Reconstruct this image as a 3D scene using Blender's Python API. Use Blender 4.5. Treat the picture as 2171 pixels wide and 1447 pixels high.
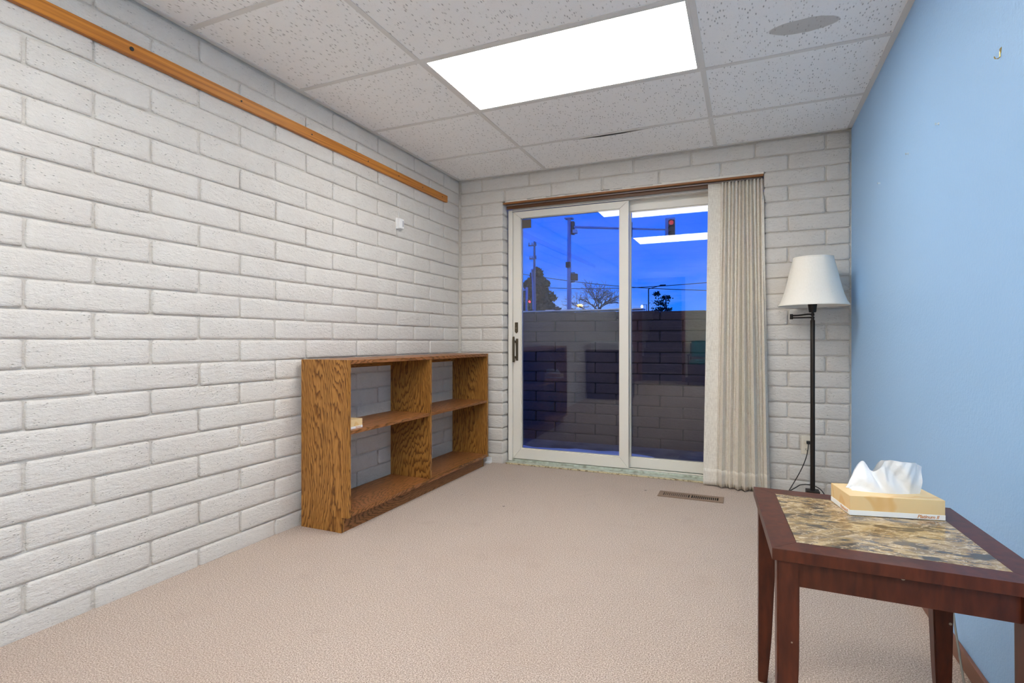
import bpy, bmesh, math, random
from mathutils import Vector, Matrix
random.seed(7)
for o in list(bpy.data.objects): bpy.data.objects.remove(o)
scene = bpy.context.scene
COL = scene.collection

# ------------------------------------------------------------------ camera
cam_data = bpy.data.cameras.new('camera')
cam = bpy.data.objects.new('camera', cam_data); COL.objects.link(cam)
cam_data.sensor_width = 36.0
cam_data.lens = 36.0 * 1145.0 / 2171.0
cam_data.clip_start = 0.02; cam_data.clip_end = 500
cam.location = (0, 0, 0.965)
cam.rotation_euler = (math.radians(90), 0, math.atan2(497.5, 1145.0))
scene.camera = cam
# ------------------------------------------------------------------ exposure
vs = scene.view_settings
vs.view_transform = 'Standard'; vs.look = 'None'; vs.gamma = 1.0; vs.use_curve_mapping = False
vs.exposure = 0.0
CEILING_LIGHT = 14.2      # radiance of the two front fluorescent diffusers
REAR_LIGHT = 32.0         # two unseen rear panels, added and driven brighter for flatter fill light
SKY_STRENGTH = 1.32
scene.cycles.diffuse_bounces = 8

# ------------------------------------------------------------------ node helpers
class NT:
    def __init__(s, tree):
        s.t = tree; s.n = tree.nodes; s.l = tree.links
    def add(s, kind, **kw):
        nd = s.n.new(kind)
        for k, v in kw.items(): setattr(nd, k, v)
        return nd
    def link(s, a, b): s.l.new(a, b)
    def put(s, sock, v):
        if hasattr(v, 'is_output') or isinstance(v, bpy.types.NodeSocket): s.l.new(v, sock)
        else: sock.default_value = v
    def math(s, op, a, b=0.0, clamp=False):
        m = s.add('ShaderNodeMath', operation=op); m.use_clamp = clamp
        s.put(m.inputs[0], a); s.put(m.inputs[1], b)
        return m.outputs[0]
    def mix(s, f, a, b, blend='MIX'):
        m = s.add('ShaderNodeMix', data_type='RGBA', blend_type=blend)
        s.put(m.inputs[0], f)
        s.put(m.inputs[6], a if not isinstance(a, tuple) else (*a, 1)[:4])
        s.put(m.inputs[7], b if not isinstance(b, tuple) else (*b, 1)[:4])
        return m.outputs[2]
    def ramp(s, f, stops, interp='LINEAR'):
        r = s.add('ShaderNodeValToRGB'); cr = r.color_ramp; cr.interpolation = interp
        while len(cr.elements) < len(stops): cr.elements.new(0.5)
        for e, (p, c) in zip(cr.elements, stops):
            e.position = p; e.color = (*c, 1) if isinstance(c, tuple) else (c, c, c, 1)
        s.put(r.inputs[0], f)
        return r.outputs[0]
    def noise(s, vec, scale, detail=2.0, rough=0.5):
        n = s.add('ShaderNodeTexNoise'); n.inputs['Scale'].default_value = scale
        n.inputs['Detail'].default_value = detail; n.inputs['Roughness'].default_value = rough
        if vec is not None: s.put(n.inputs['Vector'], vec)
        return n.outputs[0]
    def voro(s, vec, scale, feature='F1'):
        n = s.add('ShaderNodeTexVoronoi', feature=feature); n.inputs['Scale'].default_value = scale
        if vec is not None: s.put(n.inputs['Vector'], vec)
        return n
    def mapping(s, vec, scale=(1, 1, 1), loc=(0, 0, 0), rot=(0, 0, 0)):
        m = s.add('ShaderNodeMapping'); s.put(m.inputs[0], vec)
        m.inputs['Location'].default_value = loc; m.inputs['Scale'].default_value = scale
        m.inputs['Rotation'].default_value = rot
        return m.outputs[0]
    def pos(s): return s.add('ShaderNodeNewGeometry').outputs['Position']
    def obj(s): return s.add('ShaderNodeTexCoord').outputs['Object']
    def bump(s, h, strength, dist, normal=None):
        b = s.add('ShaderNodeBump'); b.inputs['Strength'].default_value = strength
        b.inputs['Distance'].default_value = dist; s.put(b.inputs['Height'], h)
        if normal is not None: s.put(b.inputs['Normal'], normal)
        return b.outputs[0]

def lin(r, g, b):
    f = lambda c: (c / 255 / 12.92) if c / 255 <= 0.04045 else ((c / 255 + 0.055) / 1.055) ** 2.4
    return (f(r), f(g), f(b))

def material(name, color=(0.5, 0.5, 0.5), rough=0.5, metal=0.0, spec=0.5, emit=None, estr=0.0, coat=0.0):
    m = bpy.data.materials.new(name); m.use_nodes = True
    t = NT(m.node_tree); b = t.n['Principled BSDF']
    b.inputs['Base Color'].default_value = (*color, 1)
    b.inputs['Roughness'].default_value = rough; b.inputs['Metallic'].default_value = metal
    b.inputs['Specular IOR Level'].default_value = spec
    b.inputs['Coat Weight'].default_value = coat
    if emit:
        b.inputs['Emission Color'].default_value = (*emit, 1); b.inputs['Emission Strength'].default_value = estr
    m['_b'] = 1
    return m, t, b

# ------------------------------------------------------------------ world: dusk sky with thin clouds
world = bpy.data.worlds.new('dusk_sky'); scene.world = world; world.use_nodes = True
t = NT(world.node_tree); bg = t.n['Background']
gen = t.add('ShaderNodeTexCoord').outputs['Generated']
sep = t.add('ShaderNodeSeparateXYZ'); t.link(gen, sep.inputs[0])
grad = t.ramp(sep.outputs[2], [(0.0, lin(70, 120, 215)), (0.06, lin(36, 126, 245)), (0.10, lin(8, 112, 250)), (0.17, lin(0, 104, 252)), (0.35, lin(0, 99, 248)), (1.0, lin(0, 80, 215))])
cv = t.mapping(gen, (1.0, 1.0, 5.0))
cn = t.noise(cv, 2.6, 6.0, 0.55)
cm = t.ramp(cn, [(0.45, 0.0), (0.72, 1.0)])
low = t.ramp(sep.outputs[2], [(0.03, 0.8), (0.10, 0.30), (0.17, 0.12), (0.3, 0.05)])
cf = t.math('MULTIPLY', cm, low)
dn = t.noise(t.mapping(gen, (1, 1, 6), (3, 1, 2)), 1.9, 4.0, 0.5)
dm = t.ramp(dn, [(0.45, 0.0), (0.75, 0.55)])
c1 = t.mix(dm, grad, lin(0, 78, 212))
c2 = t.mix(cf, c1, lin(176, 196, 236))
t.put(bg.inputs[0], c2); bg.inputs[1].default_value = SKY_STRENGTH

# ------------------------------------------------------------------ materials
def painted_brick(name, col, dirt, pits=1.0):
    m, t, b = material(name, col, 0.55, spec=0.35)
    p = t.pos()
    big = t.noise(p, 2.3, 3.0); mid = t.noise(p, 14.0, 4.0, 0.6)
    c = t.mix(t.ramp(mid, [(0.35, 0.0), (0.75, 0.35)]), col, dirt)
    c = t.mix(t.ramp(big, [(0.45, 0.0), (0.7, 0.25)]), c, dirt)
    st = t.mapping(p, (1.0, 1.0, 2.4))
    v = t.voro(st, 55.0).outputs['Distance']
    pm = t.noise(p, 17.0, 2.0)
    pit = t.math('MULTIPLY', t.ramp(v, [(0.05, 1.0), (0.22, 0.0)]), t.ramp(pm, [(0.46, 0.0), (0.58, 1.0)]))
    c = t.mix(t.math('MULTIPLY', pit, 0.45), c, (dirt[0] * 0.5, dirt[1] * 0.5, dirt[2] * 0.5))
    t.put(b.inputs['Base Color'], c)
    n1 = t.noise(st, 34.0, 6.0, 0.62); n2 = t.noise(st, 120.0, 4.0, 0.6)
    h = t.math('ADD', t.math('MULTIPLY', n1, 1.0), t.math('MULTIPLY', n2, 0.3))
    h = t.math('SUBTRACT', h, t.math('MULTIPLY', pit, 0.55 * pits))
    t.put(b.inputs['Normal'], t.bump(h, 0.95, 0.007))
    return m
M = {}
M['brick'] = painted_brick('painted_brick', lin(220, 216, 210), lin(204, 197, 190))
M['mortar'] = painted_brick('painted_mortar', lin(218, 213, 205), lin(178, 170, 162), 0.6)
M['outbrick'] = painted_brick('weathered_brick', lin(92, 77, 73), lin(64, 53, 52))
M['outmortar'] = painted_brick('dark_mortar', lin(48, 43, 43), lin(30, 27, 28))

m, t, b = material('carpet', lin(180, 158, 143), 0.95, spec=0.1)
p = t.pos()
f1 = t.noise(p, 240.0, 2.0, 0.7); f2 = t.noise(p, 120.0, 2.0); f3 = t.noise(p, 1.6, 3.0); f4 = t.noise(p, 8.0, 3.0)
c = t.ramp(f1, [(0.34, lin(138, 117, 102)), (0.5, lin(197, 178, 163)), (0.66, lin(238, 222, 209))])
c = t.mix(t.ramp(f2, [(0.35, 0.25), (0.65, 0.0)]), c, lin(168, 146, 130))
c = t.mix(t.ramp(f3, [(0.5, 0.0), (0.75, 0.25)]), c, lin(178, 154, 137))
c = t.mix(t.ramp(f4, [(0.58, 0.0), (0.8, 0.22)]), c, lin(160, 138, 124))
sp = t.voro(p, 2.6).outputs['Distance']
c = t.mix(t.ramp(sp, [(0.012, 0.8), (0.03, 0.0)]), c, lin(60, 48, 42))
t.put(b.inputs['Base Color'], c)
t.put(b.inputs['Normal'], t.bump(f1, 1.0, 0.006))
b.inputs['Sheen Weight'].default_value = 0.15
M['carpet'] = m

m, t, b = material('ceiling_tile', lin(232, 230, 226), 0.9, spec=0.1)
p = t.pos()
wob = t.noise(p, 22.0, 2.0)
pv = t.mapping(p, (1.0, 0.34, 1.0), rot=(0, 0, 0.15))
vv = t.voro(pv, 105.0)
d = vv.outputs['Distance']
colr = t.add('ShaderNodeSeparateXYZ'); t.link(vv.outputs['Color'], colr.inputs[0])
pick = t.ramp(colr.outputs[0], [(0.42, 0.0), (0.60, 1.0)], 'LINEAR')
hole = t.math('MULTIPLY', t.ramp(d, [(0.10, 1.0), (0.34, 0.0)]), pick)
fine = t.voro(p, 210.0).outputs['Distance']
fh = t.math('MULTIPLY', t.ramp(fine, [(0.1, 0.5), (0.25, 0.0)]), t.ramp(wob, [(0.45, 0.0), (0.6, 1.0)]))
hh = t.math('MAXIMUM', hole, fh)
c = t.mix(t.math('MULTIPLY', hh, 0.72), lin(248, 248, 247), lin(134, 131, 128))  # holes get a darker colour that paints the shade inside them
# old water stain: an irregular blot on one tile
sv = t.add('ShaderNodeVectorMath', operation='SUBTRACT'); t.link(p, sv.inputs[0]); sv.inputs[1].default_value = (0.215, 2.552, 2.281)
sm = t.mapping(sv.outputs[0], (1 / 0.135, 1 / 0.057, 1.0), rot=(0, 0, 0.40))
ln = t.add('ShaderNodeVectorMath', operation='LENGTH'); t.link(sm, ln.inputs[0])
ed = t.math('ADD', ln.outputs['Value'], t.math('MULTIPLY', t.math('SUBTRACT', t.noise(p, 11.0, 4.0), 0.5), 0.35))
c = t.mix(t.ramp(ed, [(0.93, 0.75), (0.99, 0.0)]), c, lin(182, 177, 170))
t.put(b.inputs['Base Color'], c)
gr = t.noise(p, 160.0, 3.0)
h = t.math('SUBTRACT', t.math('MULTIPLY', gr, 0.25), hh)
t.put(b.inputs['Normal'], t.bump(h, 0.7, 0.003))
M['tile'] = m
M['grid'] = material('grid_enamel', lin(222, 220, 216), 0.45)[0]

m, t, b = material('blue_paint', lin(158, 198, 240), 0.5, spec=0.35)
p = t.pos()
n = t.noise(p, 95.0, 3.0, 0.5); n2 = t.noise(p, 260.0, 2.0)
t.put(b.inputs['Normal'], t.bump(t.math('ADD', n, t.math('MULTIPLY', n2, 0.4)), 0.35, 0.004))
M['blue'] = m
M['cream'] = material('cream_paint', lin(226, 220, 188), 0.6)[0]
M['white'] = material('white_plaster', lin(225, 222, 216), 0.7)[0]
M['dark'] = material('plenum_dark', (0.01, 0.01, 0.01), 0.9)[0]

def oak(name, axis, seed, tint=1.0, red=0.0):
    m, t, b = material(name, (0.3, 0.15, 0.05), 0.42, spec=0.4)
    sc = [1.0, 1.0, 1.0]; sc[axis] = 0.055
    v = t.mapping(t.obj(), tuple(sc), (seed, seed * 0.7, seed * 0.3))
    s2 = [1.0, 1.0, 1.0]; s2[axis] = 0.17
    v2 = t.mapping(t.obj(), tuple(s2), (seed * 2, seed, 1))
    nz = t.noise(v2, 4.2, 1.0, 0.4)
    s3 = [34.0, 34.0, 34.0]; s3[axis] = 7.0
    zig = t.noise(t.mapping(t.obj(), tuple(s3), (1, seed, 3)), 2.2, 1.0)
    k = t.math('ADD', t.math('MULTIPLY', t.math('SUBTRACT', nz, 0.5), 0.34), t.math('MULTIPLY', t.math('SUBTRACT', zig, 0.5), 0.013))
    off = t.add('ShaderNodeCombineXYZ')
    for i in range(3): t.put(off.inputs[i], k)
    ad = t.add('ShaderNodeVectorMath', operation='ADD'); t.link(v, ad.inputs[0]); t.link(off.outputs[0], ad.inputs[1])
    w = t.add('ShaderNodeTexWave', wave_type='BANDS', bands_direction='DIAGONAL', wave_profile='SAW')
    w.inputs['Scale'].default_value = 26.0; w.inputs['Distortion'].default_value = 0.6
    w.inputs['Detail'].default_value = 1.0; w.inputs['Detail Scale'].default_value = 2.0
    t.link(ad.outputs[0], w.inputs['Vector'])
    A = tuple(x * tint for x in lin(182 - red * 10, 128 - red * 22, 62 + red * 12)); B = tuple(x * tint for x in lin(104, 64, 24 + red * 8))
    Cc = tuple(x * tint for x in lin(150, 98, 40 + red * 10))
    c = t.ramp(w.outputs[0], [(0.0, Cc), (0.10, A), (0.50, A), (0.72, Cc), (0.90, B), (1.0, B)])
    sp = [330.0, 330.0, 330.0]; sp[axis] = 14.0
    pore = t.noise(t.mapping(t.obj(), tuple(sp)), 1.0, 3.0)
    c = t.mix(t.ramp(pore, [(0.36, 0.55), (0.54, 0.0)]), c, B)
    var = t.noise(v2, 2.0, 2.0)
    c = t.mix(t.ramp(var, [(0.4, 0.0), (0.7, 0.35)]), c, Cc)
    t.put(b.inputs['Base Color'], c)
    t.put(b.inputs['Normal'], t.bump(pore, 0.2, 0.001))
    return m
M['oak_z'] = oak('oak_upright_grain', 2, 1.3)
M['oak_z2'] = oak('oak_upright_grain_b', 2, 4.9, 0.85)
M['oak_y'] = oak('oak_lengthwise_grain', 1, 2.1, 0.78, 0.6)
M['pine_y'] = oak('varnished_pine', 1, 7.3, 1.0, 0.0)
# pine rail: warmer, calmer grain
m, t, b = material('varnished_pine_rail', lin(196, 124, 40), 0.4)
v = t.mapping(t.obj(), (60.0, 1.2, 60.0))
nz = t.noise(v, 1.5, 3.0)
t.put(b.inputs['Base Color'], t.ramp(nz, [(0.3, lin(158, 92, 30)), (0.6, lin(202, 130, 46)), (0.8, lin(212, 146, 62))]))
M['pine'] = m

m, t, b = material('dark_cherry', lin(78, 34, 20), 0.36, spec=0.35)
v = t.mapping(t.obj(), (30.0, 30.0, 6.0))
nz = t.noise(v, 2.0, 3.0)
c = t.ramp(nz, [(0.3, lin(60, 23, 11)), (0.7, lin(90, 41, 22))])
chip = t.voro(t.obj(), 9.0).outputs['Distance']
c = t.mix(t.ramp(chip, [(0.028, 0.8), (0.034, 0.0)]), c, lin(190, 170, 150))
t.put(b.inputs['Base Color'], c)
M['cherry'] = m

m, t, b = material('brown_marble', lin(150, 125, 90), 0.16, spec=0.5)
v = t.mapping(t.pos(), (1.0, 2.9, 1.0), rot=(0, 0, -0.22))
d1 = t.noise(v, 9.0, 5.0, 0.6)
wv = t.add('ShaderNodeVectorMath', operation='ADD'); t.link(v, wv.inputs[0])
cmb = t.add('ShaderNodeCombineXYZ'); t.put(cmb.inputs[0], t.math('MULTIPLY', d1, 0.22)); t.put(cmb.inputs[1], t.math('MULTIPLY', d1, 0.35))
t.link(cmb.outputs[0], wv.inputs[1])
n1 = t.noise(wv.outputs[0], 13.0, 7.0, 0.66)
c = t.ramp(n1, [(0.30, lin(44, 38, 34)), (0.42, lin(92, 76, 56)), (0.52, lin(150, 124, 84)), (0.62, lin(184, 160, 118)), (0.75, lin(206, 190, 160))])
ve = t.voro(wv.outputs[0], 24.0, 'DISTANCE_TO_EDGE').outputs['Distance']
c = t.mix(t.ramp(ve, [(0.0, 0.7), (0.06, 0.0)]), c, lin(220, 200, 168))
blot = t.noise(t.mapping(t.pos(), (1, 2.2, 1), (4, 2, 0)), 11.0, 2.0)
c = t.mix(t.ramp(blot, [(0.58, 0.0), (0.64, 0.85)]), c, lin(46, 42, 40))
t.put(b.inputs['Base Color'], c)
M['marble'] = m

m, t, b = material('linen_curtain', lin(226, 220, 208), 0.85, spec=0.15)
p = t.pos()
wz = t.noise(t.mapping(p, (420.0, 420.0, 30.0)), 1.0, 2.0); wx = t.noise(t.mapping(p, (40.0, 40.0, 420.0)), 1.0, 2.0)
wv_ = t.math('ADD', t.math('MULTIPLY', wz, 0.6), t.math('MULTIPLY', wx, 0.4))
c = t.ramp(wv_, [(0.35, lin(204, 196, 184)), (0.6, lin(230, 225, 214))])
zz = t.add('ShaderNodeSeparateXYZ'); t.link(p, zz.inputs[0])
c = t.mix(t.ramp(zz.outputs[2], [(0.9, 0.0), (1.0, 0.0)]), c, lin(200, 170, 110))
t.put(b.inputs['Base Color'], c); t.put(b.inputs['Normal'], t.bump(wv_, 0.3, 0.002))
M['linen'] = m
M['vinyl'] = material('white_vinyl', lin(228, 224, 215), 0.35)[0]
m, t, b = material('weathered_aluminium', lin(186, 196, 184), 0.45, 0.3)
nz = t.noise(t.pos(), 30.0, 4.0)
t.put(b.inputs['Base Color'], t.ramp(nz, [(0.30, lin(150, 152, 138)), (0.5, lin(190, 198, 186)), (0.7, lin(206, 212, 202))]))
M['sill'] = m
m, t, b = material('old_adhesive', lin(206, 190, 150), 0.7)
nz = t.noise(t.pos(), 45.0, 4.0)
t.put(b.inputs['Base Color'], t.ramp(nz, [(0.35, lin(120, 100, 70)), (0.5, lin(206, 192, 156))]))
M['strip'] = m
M['track_brown'] = material('brown_enamel', lin(140, 88, 40), 0.4)[0]
M['track_dark'] = material('dark_brown_enamel', lin(96, 58, 28), 0.45)[0]
M['track_grey'] = material('track_steel', lin(150, 142, 140), 0.35, 0.7)[0]
M['caulk'] = material('white_caulk', lin(225, 220, 210), 0.6)[0]
M['bronze'] = material('bronze_hardware', lin(92, 84, 70), 0.4, 0.6)[0]
M['bronze2'] = material('pale_bronze', lin(120, 112, 96), 0.4, 0.5)[0]
M['iron'] = material('dark_bronze_lamp', lin(46, 40, 36), 0.42, 0.5)[0]
M['blackrub'] = material('black_rubber', lin(28, 26, 25), 0.5)[0]
M['greyrub'] = material('grey_cord', lin(120, 116, 108), 0.5)[0]
m, t, b = material('lampshade_silk', lin(238, 233, 222), 0.6, spec=0.25)
b.inputs['Sheen Weight'].default_value = 0.2
wz = t.noise(t.mapping(t.pos(), (300, 300, 14)), 1.0, 2.0)
t.put(b.inputs['Base Color'], t.ramp(wz, [(0.3, lin(237, 233, 223)), (0.7, lin(242, 238, 229))]))
M['shade'] = m
M['plate'] = material('ivory_plastic', lin(222, 214, 198), 0.4)[0]
M['wplastic'] = material('white_plastic', lin(236, 236, 236), 0.35)[0]
M['greyprint'] = material('grey_print', lin(150, 150, 158), 0.6)[0]
M['vent'] = material('brown_vent_enamel', lin(132, 108, 90), 0.5)[0]
M['ventdark'] = material('vent_duct_dark', (0.012, 0.01, 0.009), 0.9)[0]
m, t, b = material('tan_carton', lin(226, 196, 142), 0.45)
p = t.obj()
nz = t.noise(p, 14.0, 3.0)
wv3 = t.add('ShaderNodeTexWave', wave_type='RINGS'); wv3.inputs['Scale'].default_value = 4.0; wv3.inputs['Distortion'].default_value = 9.0; wv3.inputs['Detail'].default_value = 2.0; wv3.inputs['Detail Scale'].default_value = 2.0
t.link(p, wv3.inputs['Vector'])
c = t.ramp(nz, [(0.3, lin(234, 200, 146)), (0.7, lin(224, 200, 152))])
c = t.mix(t.ramp(wv3.outputs[0], [(0.0, 0.55), (0.16, 0.0)]), c, lin(216, 164, 88))
t.put(b.inputs['Base Color'], c)
M['carton'] = m
M['cartonwhite'] = material('white_carton', lin(238, 240, 240), 0.45)[0]
M['cartonink'] = material('orange_ink', lin(200, 134, 70), 0.5)[0]
m, t, b = material('tissue_paper', lin(228, 232, 236), 0.85, spec=0.1)
b.inputs['Subsurface Weight'].default_value = 0.0
t.put(b.inputs['Normal'], t.bump(t.noise(t.pos(), 60.0, 3.0), 0.35, 0.004))
M['tissue'] = m
M['base_brown'] = material('brown_baseboard', lin(126, 84, 66), 0.45)[0]
M['brass'] = material('brass', lin(196, 164, 96), 0.3, 0.9)[0]
M['clear'] = material('clear_acrylic', lin(220, 232, 240), 0.1)[0]
M['door_brown'] = material('brown_door_wood', lin(124, 78, 52), 0.45)[0]
M['stair'] = material('dark_blue_carpet', lin(58, 62, 84), 0.95, spec=0.1)[0]
M['nosing'] = material('grey_nosing', lin(170, 172, 180), 0.5)[0]
M['teal'] = material('teal_upholstery', lin(22, 128, 132), 0.8)[0]
M['darkwood'] = material('dark_walnut', lin(46, 36, 40), 0.55)[0]
M['decal'] = material('grey_decal', lin(96, 88, 84), 0.7)[0]
M['chrome'] = material('chrome', lin(200, 200, 200), 0.2, 1.0)[0]
M['ivy'] = material('ivy_leaf', lin(38, 92, 58), 0.5)[0]
M['pot'] = material('clay_pot', lin(120, 78, 60), 0.7)[0]
m, t, b = material('diffuser', (0.9, 0.9, 0.9), 0.5, emit=(1.0, 0.965, 0.905), estr=CEILING_LIGHT)
M['diffuser'] = m
M['diffuser_rear'] = material('diffuser_rear', (0.9, 0.9, 0.9), 0.5, emit=(1.0, 0.965, 0.905), estr=REAR_LIGHT)[0]
# outside
m, t, b = material('patio_concrete', lin(96, 92, 92), 0.9)
nz = t.noise(t.pos(), 3.0, 5.0, 0.6)
t.put(b.inputs['Base Color'], t.ramp(nz, [(0.35, lin(70, 68, 70)), (0.65, lin(120, 116, 114))]))
M['patio'] = m
M['snow'] = material('snow', lin(225, 232, 240), 0.8)[0]
M['asphalt'] = material('ground_grey', lin(90, 90, 92), 0.9)[0]
M['steel'] = material('galvanised_steel', lin(150, 182, 222), 0.5)[0]
M['blacksig'] = material('signal_black', lin(38, 40, 46), 0.6)[0]
M['timber'] = material('pole_timber', lin(165, 156, 162), 0.9)[0]
M['wire'] = material('wire_black', lin(20, 24, 34), 0.6)[0]
M['needles'] = material('conifer_needles', lin(36, 54, 60), 0.9)[0]
M['leaves2'] = material('dark_leaves', lin(44, 66, 52), 0.9)[0]
M['twig'] = material('bare_twig', lin(120, 104, 104), 0.9)[0]
M['red_lit'] = material('red_lamp', (0.8, 0.05, 0.05), 0.4, emit=(1.0, 0.04, 0.05), estr=6.0)[0]
M['red_dim'] = material('red_lens', lin(150, 20, 30), 0.4, emit=(1.0, 0.05, 0.06), estr=0.5)[0]
M['lens_dark'] = material('dark_lens', lin(26, 30, 38), 0.4)[0]
M['yellow_lit'] = material('sodium_lamp', (1, 0.7, 0.2), 0.4, emit=(1.0, 0.55, 0.10), estr=9.0)[0]
M['white_lit'] = material('white_street_lamp', (1, 1, 0.9), 0.4, emit=(1.0, 0.9, 0.75), estr=6.0)[0]
M['yellow_rim'] = material('yellow_rim', lin(190, 170, 50), 0.5)[0]
# window glass: clear pane, part reflected at each face
m = bpy.data.materials.new('window_glass'); m.use_nodes = True
t = NT(m.node_tree); t.n.remove(t.n['Principled BSDF']); out = t.n['Material Output']
tr = t.add('ShaderNodeBsdfTransparent'); tr.inputs[0].default_value = (0.94, 0.96, 0.97, 1)
gl = t.add('ShaderNodeBsdfGlossy'); gl.inputs['Roughness'].default_value = 0.0
fr = t.add('ShaderNodeFresnel'); fr.inputs['IOR'].default_value = 1.70
mx = t.add('ShaderNodeMixShader'); t.link(fr.outputs[0], mx.inputs[0]); t.link(tr.outputs[0], mx.inputs[1]); t.link(gl.outputs[0], mx.inputs[2])
t.link(mx.outputs[0], out.inputs['Surface'])
M['glass'] = m

# ------------------------------------------------------------------ object helpers
def wloc(o):
    v = Vector((0, 0, 0))
    while o is not None: v += o.location; o = o.parent
    return v
def link(o, parent=None):
    COL.objects.link(o)
    if parent is not None: o.parent = parent
    return o
def tag(o, label=None, cat=None, group=None, kind=None):
    if label: o['label'] = label
    if cat: o['category'] = cat
    if group: o['group'] = group
    if kind: o['kind'] = kind
    return o
def empty(name, loc, label=None, cat=None, group=None, kind=None):
    o = bpy.data.objects.new(name, None); o.location = loc; o.empty_display_size = 0.05; COL.objects.link(o)
    return tag(o, label, cat, group, kind)
def mobj(name, verts, faces, mat, parent=None, smooth=False, origin=None):
    """verts in world coordinates; origin defaults to the parent's place"""
    org = wloc(parent) if parent is not None else Vector((0, 0, 0))
    o0 = Vector(origin) if origin is not None else org
    me = bpy.data.meshes.new(name)
    me.from_pydata([tuple(Vector(v) - o0) for v in verts], [], faces); me.update()
    if smooth:
        for p_ in me.polygons: p_.use_smooth = True
    me.materials.append(M[mat] if isinstance(mat, str) else mat)
    o = bpy.data.objects.new(name, me); o.location = o0 - org
    return link(o, parent)
class MB:
    def __init__(s): s.v = []; s.f = []
    def box(s, x0, x1, y0, y1, z0, z1):
        k = len(s.v)
        s.v += [(x0, y0, z0), (x1, y0, z0), (x1, y1, z0), (x0, y1, z0), (x0, y0, z1), (x1, y0, z1), (x1, y1, z1), (x0, y1, z1)]
        s.f += [tuple(k + i for i in q) for q in ((0, 3, 2, 1), (4, 5, 6, 7), (0, 1, 5, 4), (1, 2, 6, 5), (2, 3, 7, 6), (3, 0, 4, 7))]
        return s
    def prism(s, bottom, top):
        k = len(s.v); n = len(bottom); s.v += list(bottom) + list(top)
        s.f.append(tuple(k + i for i in reversed(range(n)))); s.f.append(tuple(k + n + i for i in range(n)))
        for i in range(n): s.f.append((k + i, k + (i + 1) % n, k + n + (i + 1) % n, k + n + i))
        return s
    def tube(s, pts, r, n=8, cap=True):
        pts = [Vector(p_) for p_ in pts]; rs = r if isinstance(r, (list, tuple)) else [r] * len(pts)
        k0 = len(s.v); up = None
        for i, p_ in enumerate(pts):
            d = (pts[min(i + 1, len(pts) - 1)] - pts[max(i - 1, 0)]).normalized()
            if up is None: up = Vector((0, 0, 1)) if abs(d.z) < 0.9 else Vector((1, 0, 0))
            a = d.cross(up)
            if a.length < 1e-6: a = d.orthogonal()
            a.normalize(); b_ = d.cross(a).normalized(); up = -b_ if False else up
            for j in range(n):
                th = 2 * math.pi * j / n
                s.v.append(tuple(p_ + (a * math.cos(th) + b_ * math.sin(th)) * rs[i]))
        for i in range(len(pts) - 1):
            for j in range(n):
                s.f.append((k0 + i * n + j, k0 + (i + 1) * n + j, k0 + (i + 1) * n + (j + 1) % n, k0 + i * n + (j + 1) % n))
        if cap:
            s.f.append(tuple(k0 + j for j in range(n))); s.f.append(tuple(k0 + (len(pts) - 1) * n + j for j in reversed(range(n))))
        return s
    def lathe(s, prof, cx, cy, n=32, cap=True):
        k0 = len(s.v)
        for r, z in prof:
            for j in range(n):
                th = 2 * math.pi * j / n; s.v.append((cx + r * math.cos(th), cy + r * math.sin(th), z))
        for i in range(len(prof) - 1):
            for j in range(n):
                s.f.append((k0 + i * n + j, k0 + i * n + (j + 1) % n, k0 + (i + 1) * n + (j + 1) % n, k0 + (i + 1) * n + j))
        if cap:
            s.f.append(tuple(k0 + j for j in reversed(range(n)))); s.f.append(tuple(k0 + (len(prof) - 1) * n + j for j in range(n)))
        return s
    def build(s, name, mat, parent=None, smooth=False, origin=None, bevel=0.0, seg=2):
        o = mobj(name, s.v, s.f, mat, parent, smooth, origin)
        if bevel:
            bm = bmesh.new(); bm.from_mesh(o.data)
            bmesh.ops.bevel(bm, geom=[e for e in bm.edges if e.calc_face_angle(0) > 0.5], offset=bevel, segments=seg, profile=0.5, affect='EDGES')
            bm.to_mesh(o.data); bm.free()
        return o
def box(name, x0, x1, y0, y1, z0, z1, mat, parent=None, bevel=0.0, seg=2):
    return MB().box(x0, x1, y0, y1, z0, z1).build(name, mat, parent, bevel=bevel, seg=seg)
def autosmooth(o, ang=0.6):
    for p_ in o.data.polygons: p_.use_smooth = True
    bm = bmesh.new(); bm.from_mesh(o.data)
    for e in bm.edges:
        if len(e.link_faces) == 2 and e.calc_face_angle(0) > ang: e.smooth = False
    bm.to_mesh(o.data); bm.free()
    return o
def bez(p0, p1, p2, p3, n=14):
    P = [Vector(p_) for p_ in (p0, p1, p2, p3)]; r = []
    for i in range(n + 1):
        u = i / n; r.append(P[0] * (1 - u) ** 3 + P[1] * 3 * u * (1 - u) ** 2 + P[2] * 3 * u * u * (1 - u) + P[3] * u ** 3)
    return r

XL, XR, YB, ZC, YR = -2.160, 0.594, 3.890, 2.280, -3.40
COURSE, Z0 = 0.0997, 0.0755

# ================================================================== THE ROOM
fl = MB().box(-2.30, 0.75, -6.8, 4.10, -0.12, 0.0).build('floor', 'carpet')
tag(fl, 'beige-brown loop carpet covering the whole room floor', 'floor', kind='structure')

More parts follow.
